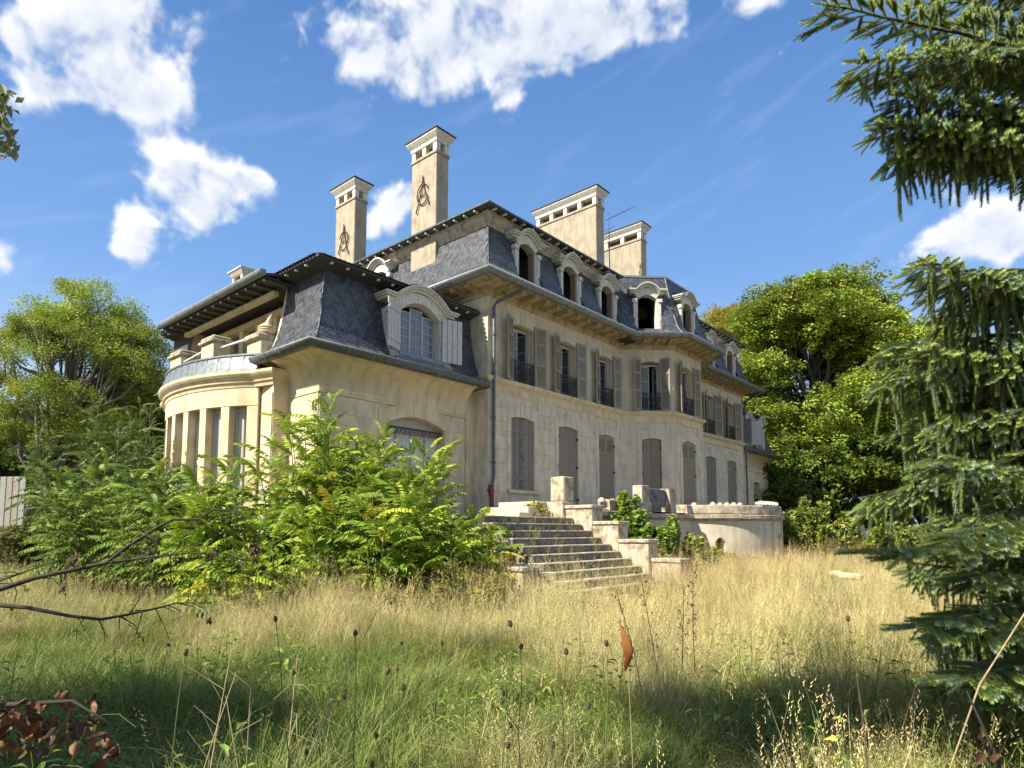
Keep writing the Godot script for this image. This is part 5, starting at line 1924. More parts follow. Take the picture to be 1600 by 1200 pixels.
func build_spruce() -> void:
	var o := group(self, "spruce_tree")
	var base := Vector3(EYE.x, 0, EYE.z) + FWD * 5.0 + RGT * 5.6
	o.position = base
	tag(o, "blue green spruce with drooping needled boughs at the right edge", "tree")
	var s := st()
	tube(s, [Vector3(0, 0, 0), Vector3(0.02, 3, 0), Vector3(0, 7, 0.03), Vector3(0, 11.5, 0)], [0.22, 0.17, 0.10, 0.02], 10)
	add(o, "trunk", s, M.bark)
	var r := RandomNumberGenerator.new()
	r.seed = 404
	var sp := sprig_mesh(96, 0.14, 5)
	# tip, droop of hanging twigs, density
	var tips := [[Vector3(-10.47,5.60,12.95), 0.25, 0.7], [Vector3(-10.0,4.75,13.22), 0.7, 1.0], [Vector3(-9.81,4.60,13.24), 0.9, 1.0], [Vector3(-10.40,5.05,13.17), 0.5, 0.9], [Vector3(-9.44,5.45,13.52), 0.6, 1.1], [Vector3(-8.9,5.7,13.9), 0.6, 1.1],
		[Vector3(-8.72,4.90,14.04), 0.8, 1.1], [Vector3(-10.17,3.50,13.44), 0.7, 0.9], [Vector3(-10.04,2.91,13.43), 0.8, 1.0], [Vector3(-9.79,2.81,13.12), 0.8, 1.0], [Vector3(-9.48,2.42,13.17), 0.9, 1.1],
		[Vector3(-9.39,2.05,13.27), 0.8, 1.1], [Vector3(-9.43,1.65,13.52), 0.4, 1.1], [Vector3(-11.32,1.42,13.49), 0.15, 0.55], [Vector3(-11.1,1.02,13.6), 0.15, 0.6], [Vector3(-11.2,0.76,13.75), 0.15, 0.6], [Vector3(-10.6,1.27,13.82), 0.3, 0.9], [Vector3(-10.0,1.77,13.98), 0.4, 1.1],
		[Vector3(-9.0,2.6,13.9), 0.5, 1.2], [Vector3(-10.1,0.7,14.1), 0.3, 1.1], [Vector3(-9.6,1.2,14.0), 0.4, 1.1], [Vector3(-8.3,5.9,14.4), 0.6, 1.1], [Vector3(-8.4,1.9,14.2), 0.4, 1.1], [Vector3(-9.0,0.6,14.6), 0.3, 1.1],
		[Vector3(-9.9,5.0,13.3), 0.8, 1.0], [Vector3(-9.4,4.9,13.4), 0.9, 1.1], [Vector3(-8.9,5.1,13.9), 0.9, 1.1], [Vector3(-8.4,4.6,14.4), 0.9, 1.1], [Vector3(-9.9,2.4,13.5), 0.8, 1.0], [Vector3(-10.95,1.0,13.8), 0.25, 0.9], [Vector3(-10.75,0.7,13.9), 0.25, 1.0], [Vector3(-10.9,1.5,13.7), 0.3, 0.8], [Vector3(-10.5,1.6,13.9), 0.4, 1.0], [Vector3(-10.3,0.5,14.1), 0.3, 1.0], [Vector3(-10.6,2.0,13.7), 0.5, 0.9], [Vector3(-9.2,1.6,13.7), 0.8, 1.1], [Vector3(-8.7,2.2,14.1), 0.9, 1.1], [Vector3(-9.0,1.0,14.2), 0.4, 1.1], [Vector3(-10.4,1.0,13.9), 0.3, 1.0], [Vector3(-10.2,1.4,13.7), 0.3, 0.9], [Vector3(-9.1,6.1,13.6), 0.5, 1.0], [Vector3(-8.6,6.4,14.1), 0.5, 1.0], [Vector3(-9.3,3.0,14.2), 0.5, 1.2], [Vector3(-9.8,2.1,13.9), 0.5, 1.0]]
	for k in 17:
		tips.append([Vector3(EYE.x, 0, EYE.z) + FWD * (4.5 + (k * 37 % 10) * 0.11) + RGT * (2.95 + (k * 53 % 7) * 0.13) + Vector3(0, 0.55 + k * 0.185, 0), 0.9, 0.8])
	for k in 30:     # the rest of its boughs, all round
		var a := 1.2 + k * 2.4
		var hh := 0.8 + k * 0.3
		var L := 2.9 * (1.0 - hh / 12.0)
		var d := Vector3(cos(a), 0, sin(a))
		if d.dot(-RGT) > 0.45:
			continue
		tips.append([base + d * L + Vector3(0, hh - 0.3, 0), 0.5, 0.45])
	for e in tips:
		var tip: Vector3 = e[0] - base
		if (e[0] - EYE).dot(RGT) < 3.4:
			tip += RGT * (0.26 if tip.y > 2.0 else 0.12)
		var y0 := tip.y - r.randf_range(-0.25, 0.35)
		y0 = clampf(y0, 0.25, 10.5)
		var root := Vector3(0, y0, 0)
		var bow := Vector3(0, 0.18 * r.randf_range(0.3, 1.4), 0)
		var path := []
		var rad := []
		var n := 14
		for i in n + 1:
			var q := i / float(n)
			path.append(root.lerp(tip, q) + bow * sin(q * PI) + Vector3(0, 0.10 * q * q * q, 0) + rand_dir(r) * 0.012)
			rad.append(lerpf(0.032, 0.004, q))
		s = st()
		tube(s, path, rad, 6)
		var xs := []
		var cols := PackedColorArray()
		var put_twig := func(pp: Array, tone: float) -> void:
			var total := 0.0
			for i in pp.size() - 1:
				total += pp[i].distance_to(pp[i + 1])
			var step := 0.062
			var m := int(total / step) + 1
			for i in m:
				var q := float(i) / m * (pp.size() - 1)
				var i0 := int(q)
				var c: Vector3 = pp[i0].lerp(pp[mini(i0 + 1, pp.size() - 1)], q - i0)
				var d: Vector3 = (pp[mini(i0 + 1, pp.size() - 1)] - pp[i0]).normalized()
				var x := d.cross(rand_dir(r)).normalized()
				var b := Basis(x, d, x.cross(d))
				var sc := r.randf_range(0.85, 1.2)
				xs.append(Transform3D(b.scaled(Vector3.ONE * sc), c))
				var v := tone * r.randf_range(0.8, 1.2)
				cols.append(Color(0.27 * v, 0.345 * v, 0.095 * v) if r.randf() < 0.65 else Color(0.215 * v, 0.31 * v, 0.19 * v))
		var length := root.distance_to(tip)
		var count := int(length / 0.040 * e[2])
		for i in count:
			var q := 0.18 + 0.82 * (i + r.randf() * 0.6) / count
			var ip := q * n
			var i0 := mini(int(ip), n - 1)
			var c: Vector3 = path[i0].lerp(path[i0 + 1], ip - i0)
			var d: Vector3 = (path[i0 + 1] - path[i0]).normalized()
			var side := d.cross(Vector3.UP).normalized() * (1 if i % 2 == 0 else -1)
			var L := r.randf_range(0.22, 0.52) * lerpf(1.15, 0.5, q)
			var out := (d * 0.75 + side * r.randf_range(0.5, 1.0) + Vector3(0, r.randf_range(-0.1, 0.2), 0)).normalized()
			var droop: float = e[1]
			var p1: Vector3 = c + out * L * 0.5 + Vector3(0, -droop * L * 0.25, 0)
			var p2: Vector3 = c + out * L * (1.0 - droop * 0.25) + Vector3(0, -droop * L * 0.8, 0)
			var tone := r.randf_range(0.8, 1.35)
			tube(s, [c, p1, p2], [0.005, 0.003, 0.002], 3, false)
			put_twig.call([c, p1, p2], tone)
			if r.randf() < droop * 1.3:     # hanging twigs
				var hl := r.randf_range(0.15, 0.42) * droop * 1.3
				var h0 := c.lerp(p1, r.randf())
				var h1 := h0 + Vector3(r.randf_range(-0.04, 0.04), -hl * 0.5, r.randf_range(-0.04, 0.04))
				var h2 := h1 + Vector3(r.randf_range(-0.04, 0.04), -hl * 0.5, r.randf_range(-0.04, 0.04))
				put_twig.call([h0, h1, h2], tone * 0.9)
			for k in 3:
				var f0 := c.lerp(p2, r.randf_range(0.3, 0.8))
				var f1 := f0 + (out + side * r.randf_range(-0.7, 0.7) + Vector3(0, -droop * 0.4, 0)).normalized() * L * r.randf_range(0.25, 0.5)
				put_twig.call([f0, f1], tone * r.randf_range(0.9, 1.25))
		put_twig.call(path.slice(int(n * 0.45)), 1.0)
		var br := add(o, "bough", s, M.dark_bark)
		copies(br, "needles", sp, M.needle, xs, cols)

# ---------------------------------------------------------------- shrubs
func pinnate_leaf(pairs: int, L: float, sd: int, sag := 0.42) -> Mesh:
	var r := RandomNumberGenerator.new()
	r.seed = sd
	var s := st()
	var path := []
	for i in 9:
		var q := i / 8.0
		path.append(Vector3(r.randf_range(-0.004, 0.004), L * (0.30 * q - sag * q * q), -L * (q - 0.12 * q * q - (sag - 0.42) * 0.3 * q * q)))
	s.set_color(Color(1.0, 0.8, 0.6))
	tube(s, path, [0.0045, 0.004, 0.003, 0.002], 3, false)
	for i in pairs * 2 + 1:
		var q := clampf(0.16 + 0.84 * (i / 2) / float(pairs), 0.0, 1.0)
		var ip := minf(q * 8, 7.99)
		var c: Vector3 = path[int(ip)].lerp(path[int(ip) + 1], ip - int(ip))
		var d: Vector3 = (path[int(ip) + 1] - path[int(ip)]).normalized()
		var sg := 1.0 if i % 2 == 0 else -1.0
		if r.randf() < 0.07:
			continue
		var side := Vector3(sg, 0, 0)
		var out := (side * 0.9 + d * r.randf_range(0.3, 0.55) + Vector3(0, -0.28 - r.randf() * 0.35, 0)).normalized()
		if i == pairs * 2:
			out = d
		var l := L * 0.21 * r.randf_range(0.85, 1.1) * (1.0 - 0.45 * absf(q - 0.45))
		var w := l * 0.22
		var nrm := out.cross(Vector3(0, 0, 1)).normalized()
		var wv := out.cross(Vector3.UP if absf(out.y) < 0.9 else Vector3.BACK).normalized()
		var fold := out.cross(wv).normalized() * w * 0.35 * signf(out.cross(wv).y)
		var v := r.randf_range(0.62, 0.9)
		s.set_color(Color(v * r.randf_range(0.9, 1.1), v, v * r.randf_range(0.7, 1.1)))
		var m := c + out * l * 0.4
		var e := c + out * l + Vector3(0, -l * 0.12, 0)
		tri(s, c, m + wv * w + fold, m); tri(s, c, m, m - wv * w + fold)
		tri(s, m + wv * w + fold, e, m); tri(s, m, e, m - wv * w + fold)
	return done(s)

func ailanthus(label: String, at: Vector3, stems: int, hmin: float, hmax: float, spread: float, tint: Color, sd: int, leaves: Array, parts: bool, per: int) -> Node3D:
	var r := RandomNumberGenerator.new()
	r.seed = sd
	var o := group(self, "tree_of_heaven_shrub")
	o.position = at
	tag(o, label, "shrub", "tree of heaven shrubs before the mansion")
	var mats := []
	for k in 6:
		var key := "ail_%d_%d" % [sd, k]
		var v: float = [0.72, 1.0, 1.2, 0.9, 0.6, 1.1][k]
		var m: StandardMaterial3D = M.leaf.duplicate()
		m.albedo_color = lin(clampf(tint.r * v * [0.9, 1.0, 1.12, 0.95, 0.85, 1.5][k], 0, 1), clampf(tint.g * v, 0, 1), clampf(tint.b * v, 0, 1))
		M[key] = m
		mats.append(m)
	var xs := [[], [], [], [], [], []]
	var cols := [PackedColorArray(), PackedColorArray(), PackedColorArray(), PackedColorArray(), PackedColorArray(), PackedColorArray()]
	var all := []
	for k in stems:
		var a := r.randf() * TAU
		var d := sqrt(r.randf()) * spread
		var b := Vector3(cos(a) * d, 0, sin(a) * d)
		var h := lerpf(hmin, hmax, r.randf() * (1.0 - 0.4 * d / spread) + 0.2 * r.randf())
		if k == 0:
			h = hmax
			b *= 0.3
		var lean := Vector3(b.x, 0, b.z) * 0.25 + Vector3(r.randf_range(-0.15, 0.15), 0, r.randf_range(-0.15, 0.15))
		var path := []
		for i in 6:
			var q := i / 5.0
			path.append(b + lean * q * q * 1.2 + Vector3(0, h * q, 0) + rand_dir(r) * 0.02)
		var s := st()
		tube(s, path, [0.022, 0.020, 0.017, 0.014, 0.010, 0.006], 5)
		add(o, "stem", s, M.green_stem)
		var n := int(per * (0.7 + 0.6 * h / hmax))
		for i in n:
			var q := 1.0 - pow(float(i) / n, 1.1) * 0.78
			var ip := minf(q * 5, 4.99)
			var c: Vector3 = path[int(ip)].lerp(path[int(ip) + 1], ip - int(ip))
			var ang := i * 2.4 + k
			var rise := lerpf(0.15, 0.95, clampf((q - 0.55) / 0.45, 0, 1)) + r.randf_range(-0.25, 0.25)
			var sc := r.randf_range(0.6, 1.2) * lerpf(1.05, 0.55, clampf((q - 0.9) / 0.1, 0, 1))
			var bs := Basis(Vector3.UP, ang + r.randf_range(-0.4, 0.4)) * Basis(Vector3.RIGHT, rise) * Basis(Vector3.BACK, r.randf_range(-0.35, 0.35))
			var tf := Transform3D(bs.scaled(Vector3.ONE * sc), c)
			var li := r.randi() % 6
			all.append([tf, li, (r.randi() % 5 if r.randf() > 0.05 else 5), -(at + tf.origin).distance_to(EYE) - tf.origin.y * -0.4])
	if parts:     # the leaves that show largest one by one
		all.sort_custom(func(p, q): return p[3] > q[3])
	for i in all.size():
		var q: Array = all[i]
		if parts and i < 190:
			put(o, "leaf", leaves[q[1]], mats[q[2]], q[0])
		else:
			xs[q[1]].append(q[0])
			var v := r.randf_range(0.75, 1.2)
			cols[q[1]].append(Color(tint.r * v * r.randf_range(0.9, 1.15), tint.g * v, tint.b * v))
	for li in 6:
		if xs[li].size() > 0:
			copies(o, "foliage", leaves[li], M.leaf, xs[li], cols[li])
	return o

func bush(called: String, label: String, at: Vector3, stems: int, h: float, spread: float, tint: Color, clump: Mesh, cs: float, per: int, sd: int, grp := "") -> Node3D:
	var r := RandomNumberGenerator.new()
	r.seed = sd
	var o := group(self, called)
	o.position = at
	tag(o, label, "bush", grp)
	var xs := []
	var cols := PackedColorArray()
	for k in stems:
		var a := r.randf() * TAU
		var d := sqrt(r.randf()) * spread
		var hh := h * r.randf_range(0.55, 1.0) * (1.0 - 0.3 * d / spread)
		var b := Vector3(cos(a) * d * 0.5, 0, sin(a) * d * 0.5)
		var t := Vector3(cos(a) * d, hh, sin(a) * d)
		var path := [b, b.lerp(t, 0.4) + rand_dir(r) * 0.05, b.lerp(t, 0.75) + rand_dir(r) * 0.05, t]
		var s := st()
		tube(s, path, [0.016, 0.012, 0.009, 0.004], 4)
		add(o, "stem", s, M.bark)
		for i in per:
			var q := lerpf(0.2, 1.0, r.randf())
			var ip := minf(q * 3, 2.99)
			var c: Vector3 = path[int(ip)].lerp(path[int(ip) + 1], ip - int(ip)) + rand_dir(r) * 0.22 * (1.1 - q)
			xs.append(Transform3D(Basis.from_euler(Vector3(r.randf_range(-0.5, 0.5), r.randf() * TAU, r.randf_range(-0.5, 0.5))).scaled(Vector3.ONE * cs * r.randf_range(0.7, 1.2)), c))
			var v := r.randf_range(0.7, 1.25)
			cols.append(Color(tint.r * v * r.randf_range(0.9, 1.15), tint.g * v, tint.b * v))
	copies(o, "foliage", clump, M.leaf, xs, cols)
	return o

func build_shrubs() -> void:
	var leaves := [pinnate_leaf(11, 0.72, 1), pinnate_leaf(12, 0.80, 2), pinnate_leaf(9, 0.60, 3), pinnate_leaf(10, 0.66, 4, 0.75), pinnate_leaf(13, 0.9, 5, 0.6), pinnate_leaf(7, 0.42, 6, 0.25)]
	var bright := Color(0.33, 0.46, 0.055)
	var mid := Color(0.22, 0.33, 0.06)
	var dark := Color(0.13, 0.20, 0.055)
	ailanthus("tallest bright tree of heaven shrub before the wing corner, one shoot above the rest", Vector3(-7.5, 0, 2.1), 22, 2.6, 4.45, 1.1, bright, 201, leaves, true, 30)
	ailanthus("bright green tree of heaven shrub before the wing door, left of the steps", Vector3(-6.6, 0, 3.1), 22, 2.3, 3.7, 0.95, bright, 202, leaves, true, 30)
	ailanthus("low yellow green tree of heaven shrub in front of the tallest one", Vector3(-7.7, 0, 4.3), 22, 1.3, 2.7, 1.2, bright, 203, leaves, true, 28)
	ailanthus("small bright tree of heaven shrub beside the left flank of the steps", Vector3(-7.3, 0, 5.6), 12, 0.9, 1.8, 0.8, bright, 204, leaves, true, 18)
	ailanthus("feathery bright shrub before the right windows of the bow", Vector3(-9.0, 0, 1.2), 20, 1.7, 3.0, 1.1, bright, 205, leaves, true, 27)
	ailanthus("feathery green shrub below the middle windows of the bow", Vector3(-9.9, 0, -0.9), 16, 1.7, 3.1, 1.2, mid, 206, leaves, true, 22)
	ailanthus("mid green shrub left of the bow in front of the dark thicket", Vector3(-10.3, 0, -3.2), 16, 1.8, 3.4, 1.1, mid, 207, leaves, true, 21)
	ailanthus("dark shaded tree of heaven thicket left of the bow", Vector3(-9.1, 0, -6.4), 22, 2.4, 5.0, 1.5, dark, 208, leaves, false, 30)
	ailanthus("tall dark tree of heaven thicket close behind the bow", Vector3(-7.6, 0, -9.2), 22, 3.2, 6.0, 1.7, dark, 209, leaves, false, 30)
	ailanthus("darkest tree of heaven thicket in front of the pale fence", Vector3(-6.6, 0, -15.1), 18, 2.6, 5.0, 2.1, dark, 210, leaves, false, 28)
	ailanthus("low lime green shoots at the foot of the bow shrubs", Vector3(-9.4, 0, 3.2), 16, 0.8, 1.9, 1.2, bright, 211, leaves, true, 16)
	ailanthus("lone thin shoots with few leaves at the left end of the steps", Vector3(-5.9, 0.3, 5.1), 4, 0.9, 1.55, 0.35, bright, 212, leaves, true, 11)
	var cm := leaf_clump(14, 0.17, 0.11, 1.4, 1, 301)
	bush("maple_bush", "bright maple sapling growing against the terrace beside the steps", Vector3(0.5, 0, 5.4), 24, 2.6, 1.1, Color(0.26, 0.38, 0.07), cm, 1.0, 51, 311)
	bush("maple_bush", "second bright maple sapling under the leftover parapet piece", Vector3(2.3, 0, 5.5), 20, 2.2, 1.0, Color(0.27, 0.37, 0.065), cm, 1.0, 46, 316)
	bush("maple_bush", "slender maple shoots standing above the terrace parapet", Vector3(0.9, 1.6, 4.6), 6, 1.9, 0.7, Color(0.31, 0.41, 0.08), cm, 0.8, 24, 312)
	bush("maple_bush", "lower maple growth in the grass in front of the bastion opening", Vector3(1.6, 0, 6.6), 13, 1.5, 0.9, Color(0.29, 0.39, 0.07), cm, 0.9, 39, 313)
	bush("sapling", "tiny yellow green seedling on the steps beside the tall post", Vector3(-2.0, 2.0, 3.5), 5, 0.55, 0.2, Color(0.46, 0.49, 0.08), cm, 0.7, 13, 314)
	bush("creeper_bush", "small plant filling the arched opening of the bastion", Vector3(5.6, 0, 5.9), 9, 1.35, 0.5, Color(0.25, 0.30, 0.07), cm, 0.9, 24, 315)
	var cb := leaf_clump(16, 0.15, 0.055, 0.6, 0, 302)
	bush("dry_undergrowth", "brown dry seeding undergrowth beside the left flank of the steps", Vector3(-6.7, 0, 6.0), 26, 1.4, 0.8, Color(0.33, 0.24, 0.10), cb, 1.0, 34, 331)
	bush("dry_undergrowth", "olive and brown weedy thicket in front of the bright shrubs", Vector3(-7.9, 0, 6.2), 26, 1.25, 1.2, Color(0.30, 0.29, 0.09), cb, 1.0, 30, 332)
	var ch := leaf_clump(11, 0.22, 0.12, 1.0, 1, 303)
	var ck := leaf_clump(16, 0.26, 0.13, 0.9, 0, 304)
	bush("bramble_bush", "low dull bramble before the foot of the pale fence", at_ground(-0.745, 25.5), 34, 2.1, 1.7, Color(0.22, 0.25, 0.08), ck, 1.1, 40, 333)
	bush("bramble_bush", "straggling dark bramble between the left trees", at_ground(-0.83, 27.0), 34, 2.5, 2.0, Color(0.15, 0.2, 0.06), ck, 1.1, 40, 334)
	var gr := "bushes right of the terrace"
	bush("hazel_bush", "tall light green bush close to the end of the terrace", Vector3(11.5, 0, 6.6), 30, 3.3, 1.5, Color(0.30, 0.39, 0.08), ch, 1.05, 44, 321, gr)
	bush("hazel_bush", "upright bush in front of the broken wall piece", Vector3(11.6, 0, 8.4), 30, 2.6, 1.4, Color(0.30, 0.39, 0.08), ch, 1.05, 44, 322, gr)
	bush("hazel_bush", "rightmost bush of the row beside the broken wall", Vector3(13.2, 0, 10.2), 30, 2.5, 1.5, Color(0.30, 0.39, 0.08), ch, 1.05, 44, 323, gr)

# ================================================================ the meadow
func tuft(n: int, h: float, rad: float, wid: float, lean: float, c0: Color, c1: Color, heads: float, sd: int) -> Mesh:
	var r := RandomNumberGenerator.new()
	r.seed = sd
	var s := st()
	for i in n:
		var a := r.randf() * TAU
		var b := Vector3(cos(a), 0, sin(a)) * rad * sqrt(r.randf())
		var d := rand_dir(r)
		d.y = 0
		d = d.normalized()
		var L := h * r.randf_range(0.45, 1.1)
		var bend := lean * r.randf_range(0.3, 1.3)
		var w := wid * r.randf_range(0.6, 1.2)
		var side := Vector3(-d.z, 0, d.x) * w
		var v := r.randf_range(0.7, 1.0)
		var mix := r.randf()
		var stalk := r.randf() < heads
		if stalk:
			side *= 0.5
			L *= 1.25
			bend *= 0.5
		var pts := []
		for k in 5:
			var q := k / 4.0
			pts.append(b + d * L * bend * q * q + Vector3(0, L * (q - 0.35 * bend * q * q), 0))
		for k in 4:
			var wa := 1.0 - 0.8 * k / 4.0
			var wb := 1.0 - 0.8 * (k + 1) / 4.0
			if k == 3 and not stalk:
				wb = 0.05
			var ca := c0.lerp(c1, clampf(k / 4.0 * 0.9 + mix * 0.5 - 0.2, 0, 1)) * v
			s.set_color(ca)
			quad(s, pts[k] - side * wa, pts[k] + side * wa, pts[k + 1] + side * wb, pts[k + 1] - side * wb)
		if stalk:     # a loose seed panicle
			s.set_color(Color(minf(c1.r * 1.05, 1.0), c1.g * 0.92, c1.b * 0.8) * v)
			for k in 12:
				var p: Vector3 = pts[4] + Vector3(r.randf_range(-1, 1) * 0.018, -k * 0.011, r.randf_range(-1, 1) * 0.018)
				var o := Vector3(r.randf_range(-1, 1), 0.8, r.randf_range(-1, 1)).normalized() * 0.017
				var q := o.cross(Vector3.RIGHT).normalized() * 0.0026
				tri(s, p - q, p + q, p + o)
	return done(s)

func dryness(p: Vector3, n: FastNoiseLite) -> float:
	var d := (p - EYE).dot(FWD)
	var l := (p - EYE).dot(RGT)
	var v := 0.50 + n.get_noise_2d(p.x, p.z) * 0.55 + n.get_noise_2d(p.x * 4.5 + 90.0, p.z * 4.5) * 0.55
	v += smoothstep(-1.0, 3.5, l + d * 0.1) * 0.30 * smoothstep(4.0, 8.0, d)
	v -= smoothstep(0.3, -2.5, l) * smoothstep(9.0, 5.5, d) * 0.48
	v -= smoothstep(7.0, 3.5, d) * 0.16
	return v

func blocked(p: Vector3) -> bool:
	if p.x > WX - 0.6 and p.z < -0.6 and p.x < 28 and p.z > -12:
		return true
	if Vector2(p.x + 1.95, p.z + 5.9).length() < 5.7 and p.x < 0:
		return true
	if p.x > MX0 and p.x < MX1 and p.z < 4.45:
		return true
	if Vector2(p.x - 8.5, p.z - 2.9).length() < 3.4:
		return true
	return p.x > -5.4 and p.x < -1.0 and p.z > -0.7 and p.z < 6.9

func build_meadow() -> void:
	var r := RandomNumberGenerator.new()
	r.seed = 900
	var n := FastNoiseLite.new()
	n.seed = 17
	n.frequency = 0.16
	n.fractal_octaves = 3
	var straw := Color(0.74, 0.70, 0.39)
	var olive := Color(0.32, 0.36, 0.10)
	var green := Color(0.17, 0.24, 0.06)
	var lime := Color(0.32, 0.38, 0.11)
	var kinds := [
		["tall_dry_grass", "tall straw coloured grass with loose seed heads across the meadow", [tuft(34, 0.62, 0.17, 0.0032, 0.55, olive, straw, 0.30, 1), tuft(30, 0.70, 0.15, 0.003, 0.4, Color(0.3, 0.27, 0.1), straw, 0.4, 2)]],
		["mixed_grass", "half green half dry grass between the straw patches", [tuft(38, 0.46, 0.16, 0.0036, 0.7, green, Color(0.42, 0.43, 0.15), 0.08, 3), tuft(34, 0.5, 0.18, 0.0034, 0.6, olive, Color(0.45, 0.40, 0.15), 0.14, 4)]],
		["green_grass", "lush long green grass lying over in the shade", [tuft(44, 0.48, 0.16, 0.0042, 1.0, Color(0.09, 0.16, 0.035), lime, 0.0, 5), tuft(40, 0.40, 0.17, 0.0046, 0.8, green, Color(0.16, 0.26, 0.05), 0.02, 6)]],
		["coarse_grass", "long coarse straw and green blades arching over the foreground", [tuft(9, 0.85, 0.10, 0.0050, 1.1, olive, straw, 0.15, 8), tuft(11, 0.62, 0.13, 0.0058, 1.3, green, lime, 0.0, 9)]],
		["rusty_grass", "reddish brown seeding grass before the bastion and the steps", [tuft(30, 0.72, 0.16, 0.003, 0.35, Color(0.40, 0.33, 0.14), Color(0.56, 0.41, 0.25), 0.55, 7)]]]
	var xs := []
	var cols := []
	for k in kinds:
		xs.append([[], []])
		cols.append([PackedColorArray(), PackedColorArray()])
	var zones := [[1.3, 3.2, 1250, 0.8], [3.2, 6.5, 3300, 0.95], [6.5, 12.0, 7000, 1.05], [12.0, 22.0, 9500, 1.2], [22.0, 48.0, 9000, 1.7]]
	for z in zones:
		for i in z[2]:
			var d := sqrt(r.randf_range(z[0] * z[0], z[1] * z[1]))
			var a := deg_to_rad(r.randf_range(-50, 50))
			var p := Vector3(EYE.x, 0, EYE.z) + (FWD * cos(a) + RGT * sin(a)) * d
			if blocked(p):
				continue
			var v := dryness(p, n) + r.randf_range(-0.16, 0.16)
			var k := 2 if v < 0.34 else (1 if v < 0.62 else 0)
			if k == 0 and d > 10.0 and p.x > -5.0 and r.randf() < 0.20 * smoothstep(0.1, 0.5, n.get_noise_2d(p.x + 50.0, p.z) + 0.3):
				k = 4
			elif d < 9.0 and r.randf() < 0.16:
				k = 3
			var m := r.randi() % int(kinds[k][2].size())
			if k == 3:
				m = 0 if v > 0.45 else 1
			var sc: float = z[3] * r.randf_range(0.75, 1.2)
			var hs := r.randf_range(0.7, 1.25) * (0.88 + 0.75 * n.get_noise_2d(p.x * 3.0, p.z * 3.0 + 30.0)) * (0.72 if d < 3.2 else 1.0)
			var b := Basis.from_euler(Vector3(r.randf_range(-0.25, 0.25), r.randf() * TAU, r.randf_range(-0.25, 0.25))) * Basis.from_scale(Vector3(sc, hs * (1.0 if z[3] < 1.5 else 1.1), sc))
			xs[k][m].append(Transform3D(b, p))
			var t := r.randf_range(0.62, 1.2) * (1.0 + 0.3 * n.get_noise_2d(p.x * 6.0, p.z * 6.0))
			cols[k][m].append(Color(t, t * r.randf_range(0.94, 1.04), t * r.randf_range(0.85, 1.05)))
	for i in 900:     # ranker growth at the foot of the steps and the terrace
		var p := Vector3(r.randf_range(-4.5, 10.0), 0, r.randf_range(6.0, 9.5))
		if blocked(p) or (p.x > -1.0 and p.z < 6.6 and r.randf() < 0.5):
			continue
		var k := 4 if r.randf() < 0.3 else 0
		xs[k][0].append(Transform3D(Basis.from_euler(Vector3(r.randf_range(-0.2, 0.2), r.randf() * TAU, r.randf_range(-0.2, 0.2))) * Basis.from_scale(Vector3(1.2, r.randf_range(1.0, 1.7), 1.2)), p))
		var t := r.randf_range(0.7, 1.1)
		cols[k][0].append(Color(t, t, t * 0.95))
	for i in 110:     # weeds rooted in the joints of the steps
		var q := r.randi() % 10
		var k := 1 if r.randf() < 0.6 else 0
		xs[k][0].append(Transform3D(Basis(Vector3.UP, r.randf() * TAU) * Basis.from_scale(Vector3.ONE * r.randf_range(0.25, 0.6)), Vector3(r.randf_range(-4.9, -1.55), 1.99 - q * 0.17, 4.42 + q * 0.285 - 0.26 + r.randf() * 0.04)))
		cols[k][0].append(Color(0.9, 0.9, 0.9))
	for k in kinds.size():
		for m in kinds[k][2].size():
			var o := copies(self, kinds[k][0], kinds[k][2][m], M.blade, xs[k][m], cols[k][m])
			stuff(o, kinds[k][1] + (", coarser tufts" if m == 1 else ""), "grass")

	# low broad leaved weeds
	var lw := st()
	for i in 16:
		var a := i * 2.4
		var q := i / 16.0
		var c := Vector3(cos(a), 0, sin(a)) * 0.02 + Vector3(0, 0.05 + 0.4 * q, 0)
		var d := Vector3(cos(a), r.randf_range(0.1, 0.7), sin(a)).normalized()
		var w := d.cross(Vector3.UP).normalized()
		var L := r.randf_range(0.07, 0.13) * (1.1 - 0.5 * q)
		var v := r.randf_range(0.7, 1.0)
		lw.set_color(Color(0.9, 1.0, 0.8) * v)
		var m1 := c + d * L * 0.35
		var m2 := c + d * L * 0.75 - Vector3(0, L * 0.1, 0)
		var e := c + d * L - Vector3(0, L * 0.3, 0)
		for sg in [-1.0, 1.0]:
			tri(lw, c, m1 + w * L * 0.13 * sg + Vector3(0, 0.008, 0), m1)
			quad(lw, m1, m1 + w * L * 0.13 * sg + Vector3(0, 0.008, 0), m2 + w * L * 0.09 * sg, m2)
			tri(lw, m2, m2 + w * L * 0.09 * sg, e)
	lw.set_color(Color(0.8, 0.8, 0.5))
	tube(lw, [Vector3.ZERO, Vector3(0.01, 0.25, 0), Vector3(0, 0.48, 0.01)], [0.004, 0.003, 0.0015], 4)
	var wx := []
	var wc := PackedColorArray()
	for i in 190:
		var d := sqrt(r.randf_range(4.0, 60.0))
		var a := deg_to_rad(r.randf_range(-46, 44))
		var p := Vector3(EYE.x, 0, EYE.z) + (FWD * cos(a) + RGT * sin(a)) * d
		if n.get_noise_2d(p.x * 2.0 + 200.0, p.z * 2.0) < -0.05:
			continue
		wx.append(Transform3D(Basis.from_euler(Vector3(r.randf_range(-0.2, 0.2), r.randf() * TAU, r.randf_range(-0.2, 0.2))).scaled(Vector3.ONE * r.randf_range(0.9, 1.7)), p))
		var v := r.randf_range(0.7, 1.15)
		wc.append(Color(0.24 * v, 0.34 * v, 0.07 * v))
	stuff(copies(self, "leafy_weeds", done(lw), M.leaf, wx, wc), "broad leaved green weeds scattered through the near grass", "weeds")

